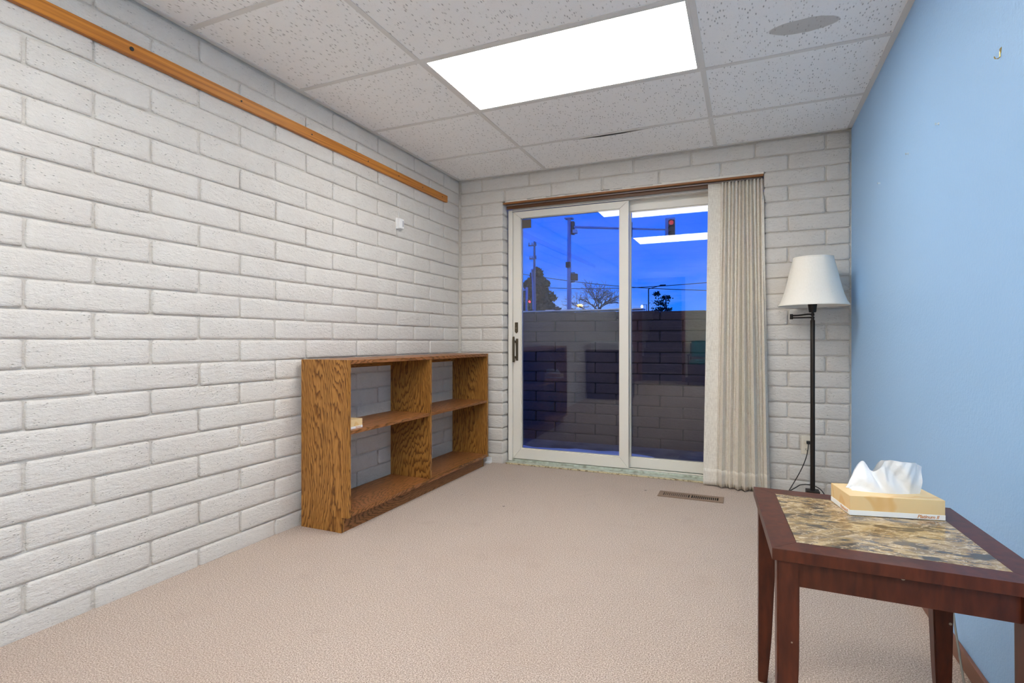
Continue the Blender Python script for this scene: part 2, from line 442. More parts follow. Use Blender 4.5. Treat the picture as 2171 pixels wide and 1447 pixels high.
# ---- slump-brick maker (front faces local -Y, length along X)
def brick_mesh(L, H, seed, back=0.012, proud=0.0095):
    rnd = random.Random(seed)
    e1, e2 = 0.0035, 0.013
    xs = [-L / 2, -L / 2 + e1, -L / 2 + e2] + ([-L / 7, L / 7] if L > 0.12 else []) + [L / 2 - e2, L / 2 - e1, L / 2]
    k = min(1.0, H / 0.06)
    zs = [-H / 2, -H / 2 + 0.004 * k, -H / 2 + 0.013 * k, H / 2 - 0.016 * k, H / 2 - 0.006 * k, H / 2]
    nx, nz = len(xs), len(zs)
    v = []; f = []
    sag = rnd.uniform(-0.0010, 0.0010); tilt = rnd.uniform(-0.0022, 0.0022); lean = rnd.uniform(-0.0014, 0.0006)
    for j, z in enumerate(zs):
        dz_ = (0.45, 0.92, 1.0, 1.0, 0.88, 0.40)[j]
        for i, x in enumerate(xs):
            dx_ = 0.40 if i in (0, nx - 1) else (0.88 if i in (1, nx - 2) else 1.0)
            y = -proud * min(dz_, dx_) + tilt * (x / max(L, .1)) - lean * z / H
            if min(dz_, dx_) > 0.95: y += rnd.uniform(-0.0009, 0.0009)
            ex = i in (0, nx - 1); ez = j in (0, nz - 1)
            xx, zz = x, z
            if ex and ez:
                xx -= math.copysign(0.005, x); zz -= math.copysign(0.0045, z)
            elif ez and i in (1, nx - 2): zz -= math.copysign(0.0018, z)
            elif ex and j in (1, nz - 2): xx -= math.copysign(0.0018, x)
            if ez: zz += rnd.uniform(-0.0013, 0.0013)
            if ex: xx += rnd.uniform(-0.0012, 0.0012)
            v.append((xx, y, zz + sag))
    g = lambda i, j: j * nx + i
    for j in range(nz - 1):
        for i in range(nx - 1): f.append((g(i, j), g(i + 1, j), g(i + 1, j + 1), g(i, j + 1)))
    ring = [g(i, 0) for i in range(nx)] + [g(nx - 1, j) for j in range(1, nz)] + [g(i, nz - 1) for i in range(nx - 2, -1, -1)] + [g(0, j) for j in range(nz - 2, 0, -1)]
    k = len(v)
    for q in ring: v.append((v[q][0], back, v[q][2]))
    n = len(ring)
    for q in range(n): f.append((ring[(q + 1) % n], ring[q], k + q, k + (q + 1) % n))
    return v, f
_cache = {}
def brick_data(L, H, var, mat, back):
    key = (round(L, 3), round(H, 3), var, mat, back)
    if key not in _cache:
        v, f = brick_mesh(L, H, hash(key[:3]) & 0xffff, back)
        me = bpy.data.meshes.new('brick'); me.from_pydata(v, [], f); me.update()
        for p_ in me.polygons: p_.use_smooth = True
        me.materials.append(M[mat]); _cache[key] = me
    return _cache[key]
JH, JV = 0.0055, 0.0085
rb = random.Random(3)
def put_brick(parent, a0, a1, z0, z1, axis, plane, mat='brick', back=0.012, stuff=None):
    L = a1 - a0 - JV; H = z1 - z0 - JH
    var = rb.randrange(9)
    me = brick_data(L, H, var, mat, back)
    c = (a0 + a1) / 2 + rb.uniform(-0.0015, 0.0015); z = (z0 + z1) / 2 + rb.uniform(-0.0012, 0.0012)
    d = rb.uniform(-0.0022, 0.0022)
    if axis == 'Y': loc = Vector((plane + d, c, z)); rz = math.pi / 2
    else: loc = Vector((c, plane + d, z)); rz = 0.0
    if stuff is not None:
        R = Matrix.Translation(loc) @ Matrix.Rotation(rz, 4, 'Z'); k = len(stuff.v)
        stuff.v += [tuple(R @ v_.co) for v_ in me.vertices]
        stuff.f += [tuple(k + i for i in p_.vertices) for p_ in me.polygons]
        return
    o = bpy.data.objects.new('brick', me); o.location = loc - wloc(parent); o.rotation_euler = (0, rb.uniform(-0.002, 0.002), rz)
    link(o, parent)
rows = []
for n in range(-1, 22):
    a = max(Z0 + COURSE * n, -0.012); rows.append((n, a, min(Z0 + COURSE * (n + 1), ZC + 0.02)))

# ---- left wall
wl = MB().box(XL - 0.20, XL - 0.0095, -6.8, YB + 0.21, -0.12, 2.75).build('wall_left', 'mortar')
tag(wl, 'long white-painted slump brick wall on the left', 'wall', kind='structure')
far_rows = MB()
for n, za, zb in rows:
    ph = 0.982 if n % 2 == 0 else 1.187
    js = [ph + 0.4094 * k for k in range(-19, 8)]
    js = [y for y in js if -6.7 < y < 3.70] + [3.882]
    for a, b_ in zip(js[:-1], js[1:]):
        put_brick(wl, a, b_, za, zb, 'Y', XL - 0.0095, stuff=None if b_ > 0.75 else far_rows)
fr_ = far_rows.build('brick_rows', 'brick', wl, smooth=True); fr_['kind'] = 'stuff'

# ---- back wall with the door opening
OX0, OX1, OZ = -1.769, 0.103, Z0 + COURSE * 20 + 0.002
mb = MB()
PB = YB + 0.0095
mb.box(XL - 0.012, OX0 - 0.012, PB, PB + 0.20, -0.12, 2.75); mb.box(OX1 + 0.012, XR + 0.16, PB, PB + 0.20, -0.12, 2.75)
mb.box(OX0 - 0.012, OX1 + 0.012, PB, PB + 0.20, OZ + 0.004, 2.75)
wb = mb.build('wall_back', 'mortar')
tag(wb, 'white-painted slump brick wall around the sliding glass door', 'wall', kind='structure')
for n, za, zb in rows:
    odd = n % 2 == 1 or n % 2 == -1
    if n >= 20:
        js = [-2.152, -1.958, -1.547, -1.148, -0.744, -0.350, 0.051, 0.456, 0.590] if odd else [-2.152, -1.758, -1.367, -0.971, -0.566, -0.160, 0.245, 0.590]
        for a, b_ in zip(js[:-1], js[1:]): put_brick(wb, a, b_, za, zb, 'X', PB, back=0.10 if n == 20 else 0.012)
    else:
        for a, b_ in ([(-2.152, -1.958), (-1.958, OX0 + 0.004)] if odd else [(-2.152, OX0 + 0.004)]): put_brick(wb, a, b_, za, zb, 'X', PB, back=0.085)
        if n == 2: R_ = [(OX1 - 0.004, 0.245), (0.245, 0.314), (0.386, 0.590)]
        else: R_ = [(OX1 - 0.004, 0.456), (0.456, 0.590)] if odd else [(OX1 - 0.004, 0.245), (0.245, 0.590)]
        for a, b_ in R_: put_brick(wb, a, b_, za, zb, 'X', PB, back=0.085)
# caulk bead along the lintel
rc = random.Random(5); cb = MB(); N = 60
for i in range(N):
    x0 = OX0 + 0.02 + (OX1 - OX0 - 0.02) * i / N; x1 = OX0 + 0.02 + (OX1 - OX0 - 0.02) * (i + 1) / N
    hgt = 0.004 + rc.random() * 0.006 + (0.006 if i > 38 else 0)
    cb.box(x0, x1, PB - 0.012, PB + 0.02, OZ - 0.012, OZ - 0.010 + hgt)
cb.build('caulk_bead', 'caulk', wb)

# ---- right wall, rear wall and stairwell shell
wr = MB().box(XR, XR + 0.15, YR - 0.1, YB + 0.2, -0.12, 2.75).build('wall_right', 'blue')
tag(wr, 'smooth light-blue painted wall on the right', 'wall', kind='structure')
bbd = MB().box(XR - 0.012, XR, YR, YB - 0.02, 0.0, 0.055).build('baseboard_right', 'base_brown', bevel=0.003)
tag(bbd, 'thin brown baseboard along the blue wall', 'baseboard', kind='structure')
DX0, DX1, DZ = -2.06, -1.20, 2.10
wre = MB().box(XL - 0.012, DX0, YR - 0.11, YR, -0.12, 2.75).box(DX1, XR + 0.15, YR - 0.11, YR, -0.12, 2.75).box(DX0, DX1, YR - 0.11, YR, DZ, 2.75).build('wall_rear', 'cream')
tag(wre, 'cream painted wall behind the viewer, seen reflected in the glass', 'wall', kind='structure')
tr1 = MB().box(DX1 - 0.02, DX1 + 0.05, YR - 0.12, YR + 0.018, 0, DZ).box(DX0 - 0.05, DX0 + 0.02, YR - 0.12, YR + 0.018, 0, DZ).box(DX0 - 0.05, DX1 + 0.05, YR - 0.12, YR + 0.018, DZ - 0.02, DZ + 0.05).build('trim_1', 'door_brown')
tag(tr1, 'brown wooden casing around the stair doorway, seen reflected', 'door frame', kind='structure')
brr = box('baseboard_rear', DX1 + 0.05, XR - 0.012, YR, YR + 0.012, 0, 0.10, 'darkwood')
tag(brr, 'dark baseboard along the cream rear wall', 'baseboard', kind='structure')
sw_ = MB().box(DX1, DX1 + 0.12, -6.8, YR - 0.11, -0.12, 4.6).build('wall_stairwell', 'white'); tag(sw_, 'white side wall of the stairwell behind the doorway', 'wall', kind='structure')
for nm, lb, bb in (('wall_stairwell_end', 'white end wall at the top of the stairwell', (XL - 0.2, DX1 + 0.12, -6.95, -6.8, -0.12, 4.6)),
                   ('ceiling_stairwell', 'white ceiling over the stairs', (XL - 0.2, DX1 + 0.12, -6.8, YR - 0.11, 4.45, 4.6)),
                   ('wall_stairwell_upper', 'white upper wall above the brick in the stairwell', (XL - 0.2, XL - 0.013, -6.8, YR - 0.11, 2.75, 4.6)),
                   ('wall_stairwell_front', 'white wall above the stair doorway', (XL - 0.2, DX1 + 0.12, YR - 0.11, YR - 0.02, 2.75, 4.6))):
    se = MB().box(*bb).build(nm, 'white'); tag(se, lb, 'wall', kind='structure')

# ---- ceiling: parent slab (plenum deck), grid bars and tiles as parts
ce = MB().box(XL - 0.2, XR + 0.15, YR - 0.11, YB + 0.21, 2.60, 2.75).build('ceiling', 'dark')
tag(ce, 'suspended ceiling of white fissured tiles in a metal grid', 'ceiling', kind='structure')
gx = [XL - 0.008, -1.412, -0.194, XR]
gy = [YB + 0.008]
y = 3.375
while y > YR: gy.append(y); y -= 0.61
gy.append(YR)
gy = sorted(gy)
lights = [(i, j) for j in range(len(gy) - 1) for i in range(3) if (i == 1 and (abs(gy[j] - 2.155) < 0.02 or abs(gy[j] - 0.325) < 0.02)) or (i == 2 and (abs(gy[j] + 1.505) < 0.02 or abs(gy[j] + 2.725) < 0.02))]
for j in range(len(gy) - 1):
    for i in range(3):
        if (i, j) in lights: continue
        x0, x1, y0, y1 = gx[i] + 0.003, gx[i + 1] - 0.003, gy[j] + 0.003, gy[j + 1] - 0.003
        zb_ = 2.2815
        if i == 1 and abs(gy[j] - 3.375) < 0.02:
            # this tile is cut short: a lens-shaped gap opens along its front edge
            fr0 = []
            for q in range(25):
                xx = x0 + (x1 - x0) * q / 24
                u = (xx + 1.13) / 0.66
                fr0.append((xx, y0 + 0.006 + (0.040 * math.sin(math.pi * u) if 0 < u < 1 else 0)))
            poly = fr0 + [(x1, y1), (x0, y1)]
            MB().prism([(a, b_, zb_) for a, b_ in poly], [(a, b_, zb_ + 0.004) for a, b_ in poly]).build('ceiling_tile', 'tile', ce)
        else:
            box('ceiling_tile', x0, x1, y0, y1, zb_, zb_ + 0.016, 'tile', ce)
for x in gx[1:3]:
    for j in range(len(gy) - 1): box('grid_bar', x - 0.012, x + 0.012, gy[j] + 0.0125, gy[j + 1] - 0.0125, 2.2785, 2.281, 'grid', ce)
for yy in gy[1:-1]:
    MB().box(gx[0], gx[3], yy - 0.012, yy + 0.012, 2.278, 2.2812).build('grid_bar', 'grid', ce)
MB().box(XL - 0.004, XL + 0.020, YR, YB, 2.277, 2.2812).build('wall_angle', 'grid', ce)
MB().box(XR - 0.024, XR, YR, YB, 2.277, 2.2812).build('wall_angle', 'grid', ce)
MB().box(XL, XR, YB - 0.014, YB + 0.004, 2.277, 2.2812).build('wall_angle', 'grid', ce)

# ---- fluorescent troffers
def troffer(y0, y1, label, c=1):
    x0, x1 = gx[c] + 0.0125, gx[c + 1] - (0.0125 if c == 1 else 0.025); y0 += 0.0125; y1 -= 0.0125
    e = empty('ceiling_light', ((x0 + x1) / 2, (y0 + y1) / 2, 2.282), label, 'ceiling light', 'fluorescent troffers in the ceiling grid')
    f_ = MB(); w = 0.013
    f_.box(x0, x1, y0, y0 + w, 2.279, 2.288).box(x0, x1, y1 - w, y1, 2.279, 2.288).box(x0, x0 + w, y0 + w, y1 - w, 2.279, 2.288).box(x1 - w, x1, y0 + w, y1 - w, 2.279, 2.288)
    f_.build('frame', 'grid', e)
    box('diffuser', x0 + w, x1 - w, y0 + w, y1 - w, 2.282, 2.287, 'diffuser' if c == 1 else 'diffuser_rear', e)
    box('housing', x0, x1, y0, y1, 2.289, 2.40, 'grid', e)
troffer(2.155, 2.765, 'bright fluorescent panel light in the ceiling tiles above the bookcase')
troffer(0.325, 0.935, 'second fluorescent panel light overhead, seen as the lower white bar in the glass')

troffer(-1.505, -0.895, 'unseen small fluorescent panel light added behind the viewer along the blue wall', 2)  # both rear panels are added out of view to fill the room
troffer(-2.725, -2.115, 'unseen small fluorescent panel light added nearest to the cream rear wall', 2)

# ---- sliding glass door (setting)
d1 = empty('door_1', ((OX0 + OX1) / 2, 4.0, 0.0), 'white vinyl sliding glass door, sliding panel on the left', 'door', kind='structure')
FX0, FX1 = OX0 + 0.010, OX1 - 0.008
box('jamb', FX0, FX0 + 0.034, 3.972, 4.10, 0.012, 2.02, 'vinyl', d1, 0.003)
box('jamb', FX1 - 0.034, FX1, 3.972, 4.10, 0.012, 2.02, 'vinyl', d1, 0.003)
box('head', FX0 + 0.034, FX1 - 0.034, 3.972, 3.985, 2.006, 2.026, 'vinyl', d1, 0.002)
box('head_channel', FX0 + 0.034, FX1 - 0.034, 3.985, 4.10, 2.014, 2.026, 'vinyl', d1)
box('head_stop', -0.875, FX1 - 0.034, 4.055, 4.09, 1.982, 2.014, 'vinyl', d1, 0.002)
# sill
box('sill_track', FX0 + 0.006, FX1, 3.915, 4.10, 0.0, 0.010, 'sill', d1)
box('sill_step', FX0 + 0.036, FX1 - 0.034, 3.978, 4.10, 0.0095, 0.024, 'sill', d1, 0.002)
box('sill_rail', FX0 + 0.036, FX1 - 0.034, 4.008, 4.014, 0.0235, 0.030, 'vinyl', d1)
box('carpet_strip', OX0 + 0.02, OX1 - 0.005, 3.893, 3.915, 0.0, 0.008, 'strip', d1, 0.003)
def sash(x0, x1, z0, z1, sw_l, sw_r, sb, st, yf, yb, name, sl, yw):
    """mitred sash: four rails, then gasket and pane"""
    ix0, ix1, iz0, iz1 = x0 + sw_l, x1 - sw_r, z0 + sb, z1 - st
    g = 0.0006
    def rail(nm, q):
        MB().prism([(a, yf, c) for a, c in q], [(a, yb, c) for a, c in q]).build(nm, 'vinyl', d1, bevel=0.0022)
    rail('stile', [(x0, z0 + g), (ix0 - g, iz0 + g), (ix0 - g, iz1 - g), (x0, z1 - g)])
    rail('stile', [(ix1 + g, iz0 + g), (x1, z0 + g), (x1, z1 - g), (ix1 + g, iz1 - g)])
    rail('bottom_rail', [(x0 + g, z0), (x1 - g, z0), (ix1, iz0 - g), (ix0, iz0 - g)])
    rail('top_rail', [(ix0, iz1 + g), (ix1, iz1 + g), (x1 - g, z1), (x0 + g, z1)])
    gk = MB(); w = 0.005
    gk.box(ix0, ix0 + w, yf + 0.008, yb - 0.004, iz0, iz1).box(ix1 - w, ix1, yf + 0.008, yb - 0.004, iz0, iz1).box(ix0 + w, ix1 - w, yf + 0.008, yb - 0.004, iz0, iz0 + w).box(ix0 + w, ix1 - w, yf + 0.008, yb - 0.004, iz1 - w, iz1)
    gk.build('gasket', 'vinyl', d1)
    ym = (yf + yb) / 2 + 0.004; zc = (iz0 + iz1) / 2; xc = (ix0 + ix1) / 2
    yy_ = lambda x, z, o: ym + o + sl * (z - zc) + yw * (x - xc)
    a, b_, c, dd = ix0 + 0.002, ix1 - 0.002, iz0 + 0.002, iz1 - 0.002
    MB().prism([(a, yy_(a, c, -0.006), c), (b_, yy_(b_, c, -0.006), c), (b_, yy_(b_, c, 0.006), c), (a, yy_(a, c, 0.006), c)],
               [(a, yy_(a, dd, -0.006), dd), (b_, yy_(b_, dd, -0.006), dd), (b_, yy_(b_, dd, 0.006), dd), (a, yy_(a, dd, 0.006), dd)]).build('pane', 'glass', d1)
    return ix0, ix1, iz0, iz1, yy_
SA = sash(-1.723, -0.798, 0.028, 2.004, 0.066, 0.066, 0.080, 0.053, 3.990, 4.032, 'slide', -0.012, 0.012)
SB = sash(-0.860, FX1 - 0.036, 0.028, 1.983, 0.062, 0.066, 0.072, 0.048, 4.046, 4.088, 'fixed', -0.009, 0.0)
# sticker on the glass
sx0, sx1, sz0, sz1 = -1.648, -1.570, 1.868, 1.936
MB().prism([(sx0, SA[4](sx0, sz0, -0.0066), sz0), (sx1, SA[4](sx1, sz0, -0.0066), sz0), (sx1, SA[4](sx1, sz0, -0.0072), sz0), (sx0, SA[4](sx0, sz0, -0.0072), sz0)],
           [(sx0, SA[4](sx0, sz1, -0.0066), sz1), (sx1, SA[4](sx1, sz1, -0.0066), sz1), (sx1, SA[4](sx1, sz1, -0.0072), sz1), (sx0, SA[4](sx0, sz1, -0.0072), sz1)]).build('decal', 'decal', d1)
# hardware on the sliding stile
hx = -1.694
lk = MB().prism([(hx - 0.012, 3.981, 1.044), (hx, 3.981, 1.030), (hx + 0.014, 3.981, 1.042), (hx + 0.014, 3.981, 1.118), (hx - 0.012, 3.981, 1.118)],
                [(hx - 0.012, 3.991, 1.044), (hx, 3.991, 1.030), (hx + 0.014, 3.991, 1.042), (hx + 0.014, 3.991, 1.118), (hx - 0.012, 3.991, 1.118)]).build('latch_plate', 'bronze', d1, bevel=0.002)
MB().tube([(hx + 0.001, 3.991, 1.072), (hx + 0.001, 3.975, 1.072)], 0.006, 10).build('thumb_turn', 'bronze2', lk)
hp = box('handle_plate', hx - 0.004, hx + 0.016, 3.983, 3.991, 0.812, 0.988, 'bronze', d1, 0.003)
box('grip', hx - 0.018, hx + 0.0, 3.945, 3.957, 0.800, 1.004, 'bronze', hp, 0.004)
box('grip_post', hx - 0.010, hx + 0.002, 3.955, 3.985, 0.830, 0.848, 'bronze', hp); box('grip_post', hx - 0.010, hx + 0.002, 3.955, 3.985, 0.955, 0.973, 'bronze', hp)

# ================================================================== CURTAIN AND TRACK
ct = empty('curtain_track', ((OX0 + OX1) / 2, 3.92, 2.05), 'brown metal curtain track running along the top of the glass door', 'curtain track')
box('front_lip', OX0 + 0.003, OX1 - 0.001, 3.884, 3.904, 2.046, OZ - 0.011, 'track_brown', ct, 0.004)
box('track_body', OX0 + 0.005, OX1 - 0.003, 3.904, 3.952, 2.052, OZ - 0.012, 'track_dark', ct)
box('glide_rail', OX0 + 0.012, OX1 - 0.006, 3.915, 3.930, 2.038, 2.052, 'track_grey', ct, 0.002)
box('back_strip', OX0 + 0.012, OX1 - 0.003, 3.934, 3.944, 2.016, 2.052, 'track_dark', ct)

def interp(xs, ys, x):
    if x <= xs[0]: return ys[0]
    for a, b_, c, d in zip(xs[:-1], xs[1:], ys[:-1], ys[1:]):
        if x <= b_: return c + (d - c) * (x - a) / (b_ - a)
    return ys[-1]
NP = 12
rcu = random.Random(17)
PW = [0.5, 2.0, 0.7, 1.3, 0.5, 1.9, 2.0, 0.8, 1.9, 0.6, 0.8, 1.6]       # how wide each fold falls at the hem
PA = [0.15, 0.70, 0.10, 0.55, 0.05, 0.75, 1.0, 0.20, 0.95, 0.10, 0.30, 0.60]  # and how deep
CW = [0.0]
for w in PW: CW.append(CW[-1] + w)
CW = [w / CW[-1] for w in CW]
def curtain_pt(s, z):
    v = 1 - z / 2.04                                  # 0 at the heading, 1 at the hem
    flat_s = 0.16
    w = v ** 1.2
    yb_ = 3.912 - 0.080 * v ** 1.1
    if s <= flat_s:
        q = s / flat_s
        x = (-0.241 + 0.081 * q) * (1 - w) + (-0.268 + 0.084 * q) * w
        return x, yb_ - 0.006 + 0.005 * math.sin(q * 4.0) * (0.4 + v) + 0.010 * q * q
    q = (s - flat_s) / (1 - flat_s)
    f = q * NP; k = min(int(f), NP - 1); u = f - k
    xt = -0.160 + 0.262 * q
    xb = -0.184 + 0.322 * (CW[k] + (CW[k + 1] - CW[k]) * u)
    x = xt * (1 - w) + xb * w
    lobe = math.sin(math.pi * u) ** 0.75
    amp = 0.030 * (1 - v) ** 1.6 + (0.006 + 0.062 * PA[k]) * min(1, v * 1.5)
    y = yb_ + 0.012 - amp * lobe - 0.030 * v * math.sin(q * 2.6)
    # pinch: the lobe narrows at its root
    x += 0.006 * math.sin(2 * math.pi * u) * (0.6 + 0.9 * v) * PA[k]
    if x > OX1 - 0.012 and v > 0.05: y = min(y, 3.872 - 0.02 * v)
    return x, y
def curtain_mesh(name, z0, z1, nz, off, parent, mat):
    NS = 300; V = []; F_ = []
    for j in range(nz + 1):
        z = z0 + (z1 - z0) * j / nz
        for i in range(NS + 1):
            s = i / NS; x, y = curtain_pt(s, z)
            z2 = z
            if z < 0.03: z2 = z
            V.append((x, y - off, z2))
    for j in range(nz):
        for i in range(NS): F_.append((j * (NS + 1) + i, j * (NS + 1) + i + 1, (j + 1) * (NS + 1) + i + 1, (j + 1) * (NS + 1) + i))
    o = mobj(name, V, F_, mat, parent, True)
    sm_ = o.modifiers.new('thickness', 'SOLIDIFY'); sm_.thickness = 0.0012; sm_.offset = 0
    return o
cu = empty('curtain', (-0.07, 3.86, 0.0), 'off-white pleated linen curtain drawn to the right of the glass door', 'curtain')
curtain_mesh('fabric_panel', 0.012, 2.034, 46, 0.0, cu, 'linen')
curtain_mesh('hem', 0.010, 0.118, 4, 0.0022, cu, 'linen')

# ================================================================== BOOKCASE
BX0, BX1, BY0, BY1, BH = -2.135, -1.830, 2.150, 3.752, 0.872
bc = empty('bookcase', ((BX0 + BX1) / 2, (BY0 + BY1) / 2, 0), 'low open oak bookcase with four compartments against the brick wall', 'bookcase')
T = 0.020
def side_panel(y0, mat):
    poly = [(BX0, 0), (BX1 - 0.040, 0), (BX1 - 0.040, 0.078), (BX1, 0.078), (BX1, BH), (BX0, BH)]
    MB().prism([(a, y0, c) for a, c in poly], [(a, y0 + T, c) for a, c in poly]).build('side_panel', mat, bc, bevel=0.0012)
side_panel(BY0, 'oak_z'); side_panel(BY1 - T, 'oak_z2')
box('edge_strip', BX1 - 0.0005, BX1 + 0.0035, BY0 + 0.001, BY0 + T - 0.001, 0.080, BH - 0.001, 'oak_z', bc)
YM = 2.918
box('divider', BX0 + 0.004, BX1 - 0.001, YM, YM + T, 0.0995, BH - T - 0.001, 'oak_z2', bc)
box('top_panel', BX0, BX1 - 0.001, BY0 + T + 0.0005, BY1 - T - 0.0005, BH - T - 0.001, BH - 0.001, 'oak_y', bc, 0.0012)
box('back_rail', BX0 + 0.001, BX0 + 0.020, BY0 + T, BY1 - T, BH - T - 0.040, BH - T - 0.0015, 'pine_y', bc)
for a, b_ in ((BY0 + T, YM), (YM + T, BY1 - T)):
    box('shelf', BX0 + 0.004, BX1 - 0.002, a + 0.0005, b_ - 0.0005, 0.4955, 0.5135, 'oak_y', bc, 0.001)
box('bottom_shelf', BX0, BX1 - 0.001, BY0 + T + 0.0005, BY1 - T - 0.0005, 0.079, 0.099, 'oak_y', bc, 0.001)
box('toe_kick', BX1 - 0.058, BX1 - 0.041, BY0 + T + 0.0005, BY1 - T - 0.0005, 0.0, 0.0785, 'oak_y', bc)

# ================================================================== TISSUE BOXES
def text_mesh(txt, size):
    cu_ = bpy.data.curves.new('print', 'FONT'); cu_.body = txt; cu_.size = size; cu_.shear = 0.28; cu_.offset = size * 0.022
    cu_.resolution_u = 2; cu_.space_character = 0.95
    ob = bpy.data.objects.new('print', cu_); COL.objects.link(ob)
    bpy.context.view_layer.update()
    me = bpy.data.meshes.new_from_object(ob.evaluated_get(bpy.context.evaluated_depsgraph_get()))
    bpy.data.objects.remove(ob); bpy.data.curves.remove(cu_)
    return me
def tissue_box(loc, rot, L, W, Hh, label, tissue_h=0.080, mirror=False):
    e = empty('tissue_box', loc, label, 'tissue box', 'tissue boxes'); e.rotation_euler = (0, 0, rot)
    def loc_box(nm, x0, x1, y0, y1, z0, z1, mat, bev=0.0):
        o = MB().box(x0, x1, y0, y1, z0, z1).build(nm, mat, None, bevel=bev); o.parent = e; return o
    sh = Hh * 0.27
    loc_box('carton', -L / 2, L / 2, -W / 2, W / 2, sh * 0.5, Hh, 'carton', 0.0008)
    loc_box('carton_band', -L / 2 - 0.0004, L / 2 + 0.0004, -W / 2 - 0.0004, W / 2 + 0.0004, 0.0005, sh, 'cartonwhite', 0.0004)
    ov = MB(); n = 28
    oval = lambda k, dz: [(L * 0.36 * math.cos(2 * math.pi * q / n), W * 0.17 * math.sin(2 * math.pi * q / n), dz) for q in range(n)]
    o = ov.prism(oval(1, Hh - 0.0003), oval(1, Hh + 0.0004)).build('opening_film', 'cartonwhite'); o.parent = e
    # printed name on the front and on the short end
    tm = text_mesh('Platinum II', 0.0112); tm.materials.append(M['cartonink'])
    wdt = max(v_.co.x for v_ in tm.vertices)
    o = bpy.data.objects.new('print', tm); o.location = (L / 2 - 0.012 - wdt, -W / 2 - 0.0007, sh * 0.24); o.rotation_euler = (math.pi / 2, 0, 0); link(o, e)
    o = bpy.data.objects.new('print', tm); o.location = (-L / 2 - 0.0007, W / 2 - 0.068, sh * 0.24); o.rotation_euler = (math.pi / 2, 0, -math.pi / 2); link(o, e)
    o.location.y = -W / 2 + 0.010 + wdt
    # tissue: folded sheet rising out of the slot
    NX, NZ = 60, 22; V = []; F_ = []
    top = [(0.0, 0.002), (0.06, 0.012), (0.12, 0.028), (0.16, 0.045), (0.22, 0.056), (0.275, 0.068), (0.30, 0.069), (0.33, 0.062), (0.365, 0.050), (0.395, 0.046), (0.42, 0.051), (0.46, 0.065), (0.50, 0.0765), (0.57, 0.0805), (0.65, 0.0790), (0.78, 0.0765), (0.88, 0.0745), (0.94, 0.070), (0.985, 0.066), (1.0, 0.064)]
    tw = L * 0.83
    for side in (-1, 1):
        for j in range(NZ + 1):
            v = j / NZ
            for i in range(NX + 1):
                u = i / NX
                hh_ = interp([a for a, _ in top], [b_ for _, b_ in top], u) * tissue_h / 0.08
                z = Hh + hh_ * v
                # belly of the sheet, pinched shut along its upper edge, wrinkled in between
                belly = 0.016 * (1 - v ** 1.6) + 0.003
                if 0.40 < u < 0.52: belly += 0.010 * math.sin((u - 0.40) / 0.12 * math.pi) * v
                wr_ = 0.0045 * math.sin(u * 21 + v * 3 + side) * math.sin(v * math.pi) + 0.003 * math.sin(u * 47 - v * 9) * v * (1 - v * 0.5) + 0.004 * math.sin(u * 9 + 5 * v)
                bend = 0.012 * math.sin(u * 6.0 + 0.5) * v + 0.012 * v ** 1.3 * max(0.0, min(1.0, (0.45 - u) / 0.15))
                x = (u - 0.5) * tw * (0.92 + 0.08 * v) + 0.006 * math.sin(v * 3 + u * 4)
                if u > 0.9: x += 0.004 * math.sin(v * 5)
                y = side * belly * (0.35 + 0.65 * min(1, 4 * u, 4 * (1 - u) + 0.3)) + wr_ + bend
                V.append((x, y, z))
        k = 0 if side == -1 else (NX + 1) * (NZ + 1)
        for j in range(NZ):
            for i in range(NX):
                q = (k + j * (NX + 1) + i, k + j * (NX + 1) + i + 1, k + (j + 1) * (NX + 1) + i + 1, k + (j + 1) * (NX + 1) + i)
                F_.append(q if side == -1 else q[::-1])
    me = bpy.data.meshes.new('tissue'); me.from_pydata(V, [], F_); me.update()
    for p_ in me.polygons: p_.use_smooth = True
    me.materials.append(M['tissue'])
    o = bpy.data.objects.new('tissue', me); link(o, e)
    return e
ZT = 0.543
bw = Vector((0.199, 0.039)); bdv = Vector((-0.0255, 0.119)); bo = Vector((0.230, 1.531))
cc = bo + bw / 2 + bdv / 2
tissue_box((cc.x, cc.y, ZT + 0.0008), math.radians(11.5), 0.203, 0.122, 0.047, 'tan marbled tissue box with a white tissue pulled up, on the end table')
tissue_box((-1.962, 2.238, 0.5138), math.radians(180), 0.205, 0.122, 0.047, 'tan tissue box on the middle shelf of the bookcase, partly behind its end panel', 0.055)

# ivy pot on the bottom shelf, hidden behind the end panel but mirrored in the glass
iv = empty('potted_ivy', (-1.985, 2.225, 0.099), 'small green ivy in a pot on the lowest bookcase shelf, seen mirrored in the glass', 'plant')
MB().lathe([(0.028, 0.0995), (0.036, 0.150), (0.039, 0.150), (0.039, 0.158), (0.033, 0.158), (0.030, 0.140)], -1.985, 2.225, 18).build('pot', 'pot', iv, smooth=False)
ri = random.Random(11)
for k in range(26):
    a = ri.uniform(0, 6.28); r_ = ri.uniform(0.012, 0.048); z = ri.uniform(0.165, 0.31)
    c = Vector((-1.985 + r_ * math.cos(a), 2.225 + r_ * math.sin(a) * 0.8, z)); s_ = ri.uniform(0.018, 0.027)
    Rm = Matrix.Rotation(a, 3, 'Z') @ Matrix.Rotation(ri.uniform(0.3, 1.2), 3, 'Y')
    pts = [(0, -0.2), (0.5, -0.7), (0.75, -0.15), (1.3, 0.0), (0.75, 0.15), (0.5, 0.7), (0, 0.2)]
    bt = [c + Rm @ Vector((p_[0] * s_, p_[1] * s_, 0)) for p_ in pts]; tp = [q + Rm @ Vector((0, 0, 0.0012)) for q in bt]
    MB().prism(bt, tp).build('leaf', 'ivy', iv)

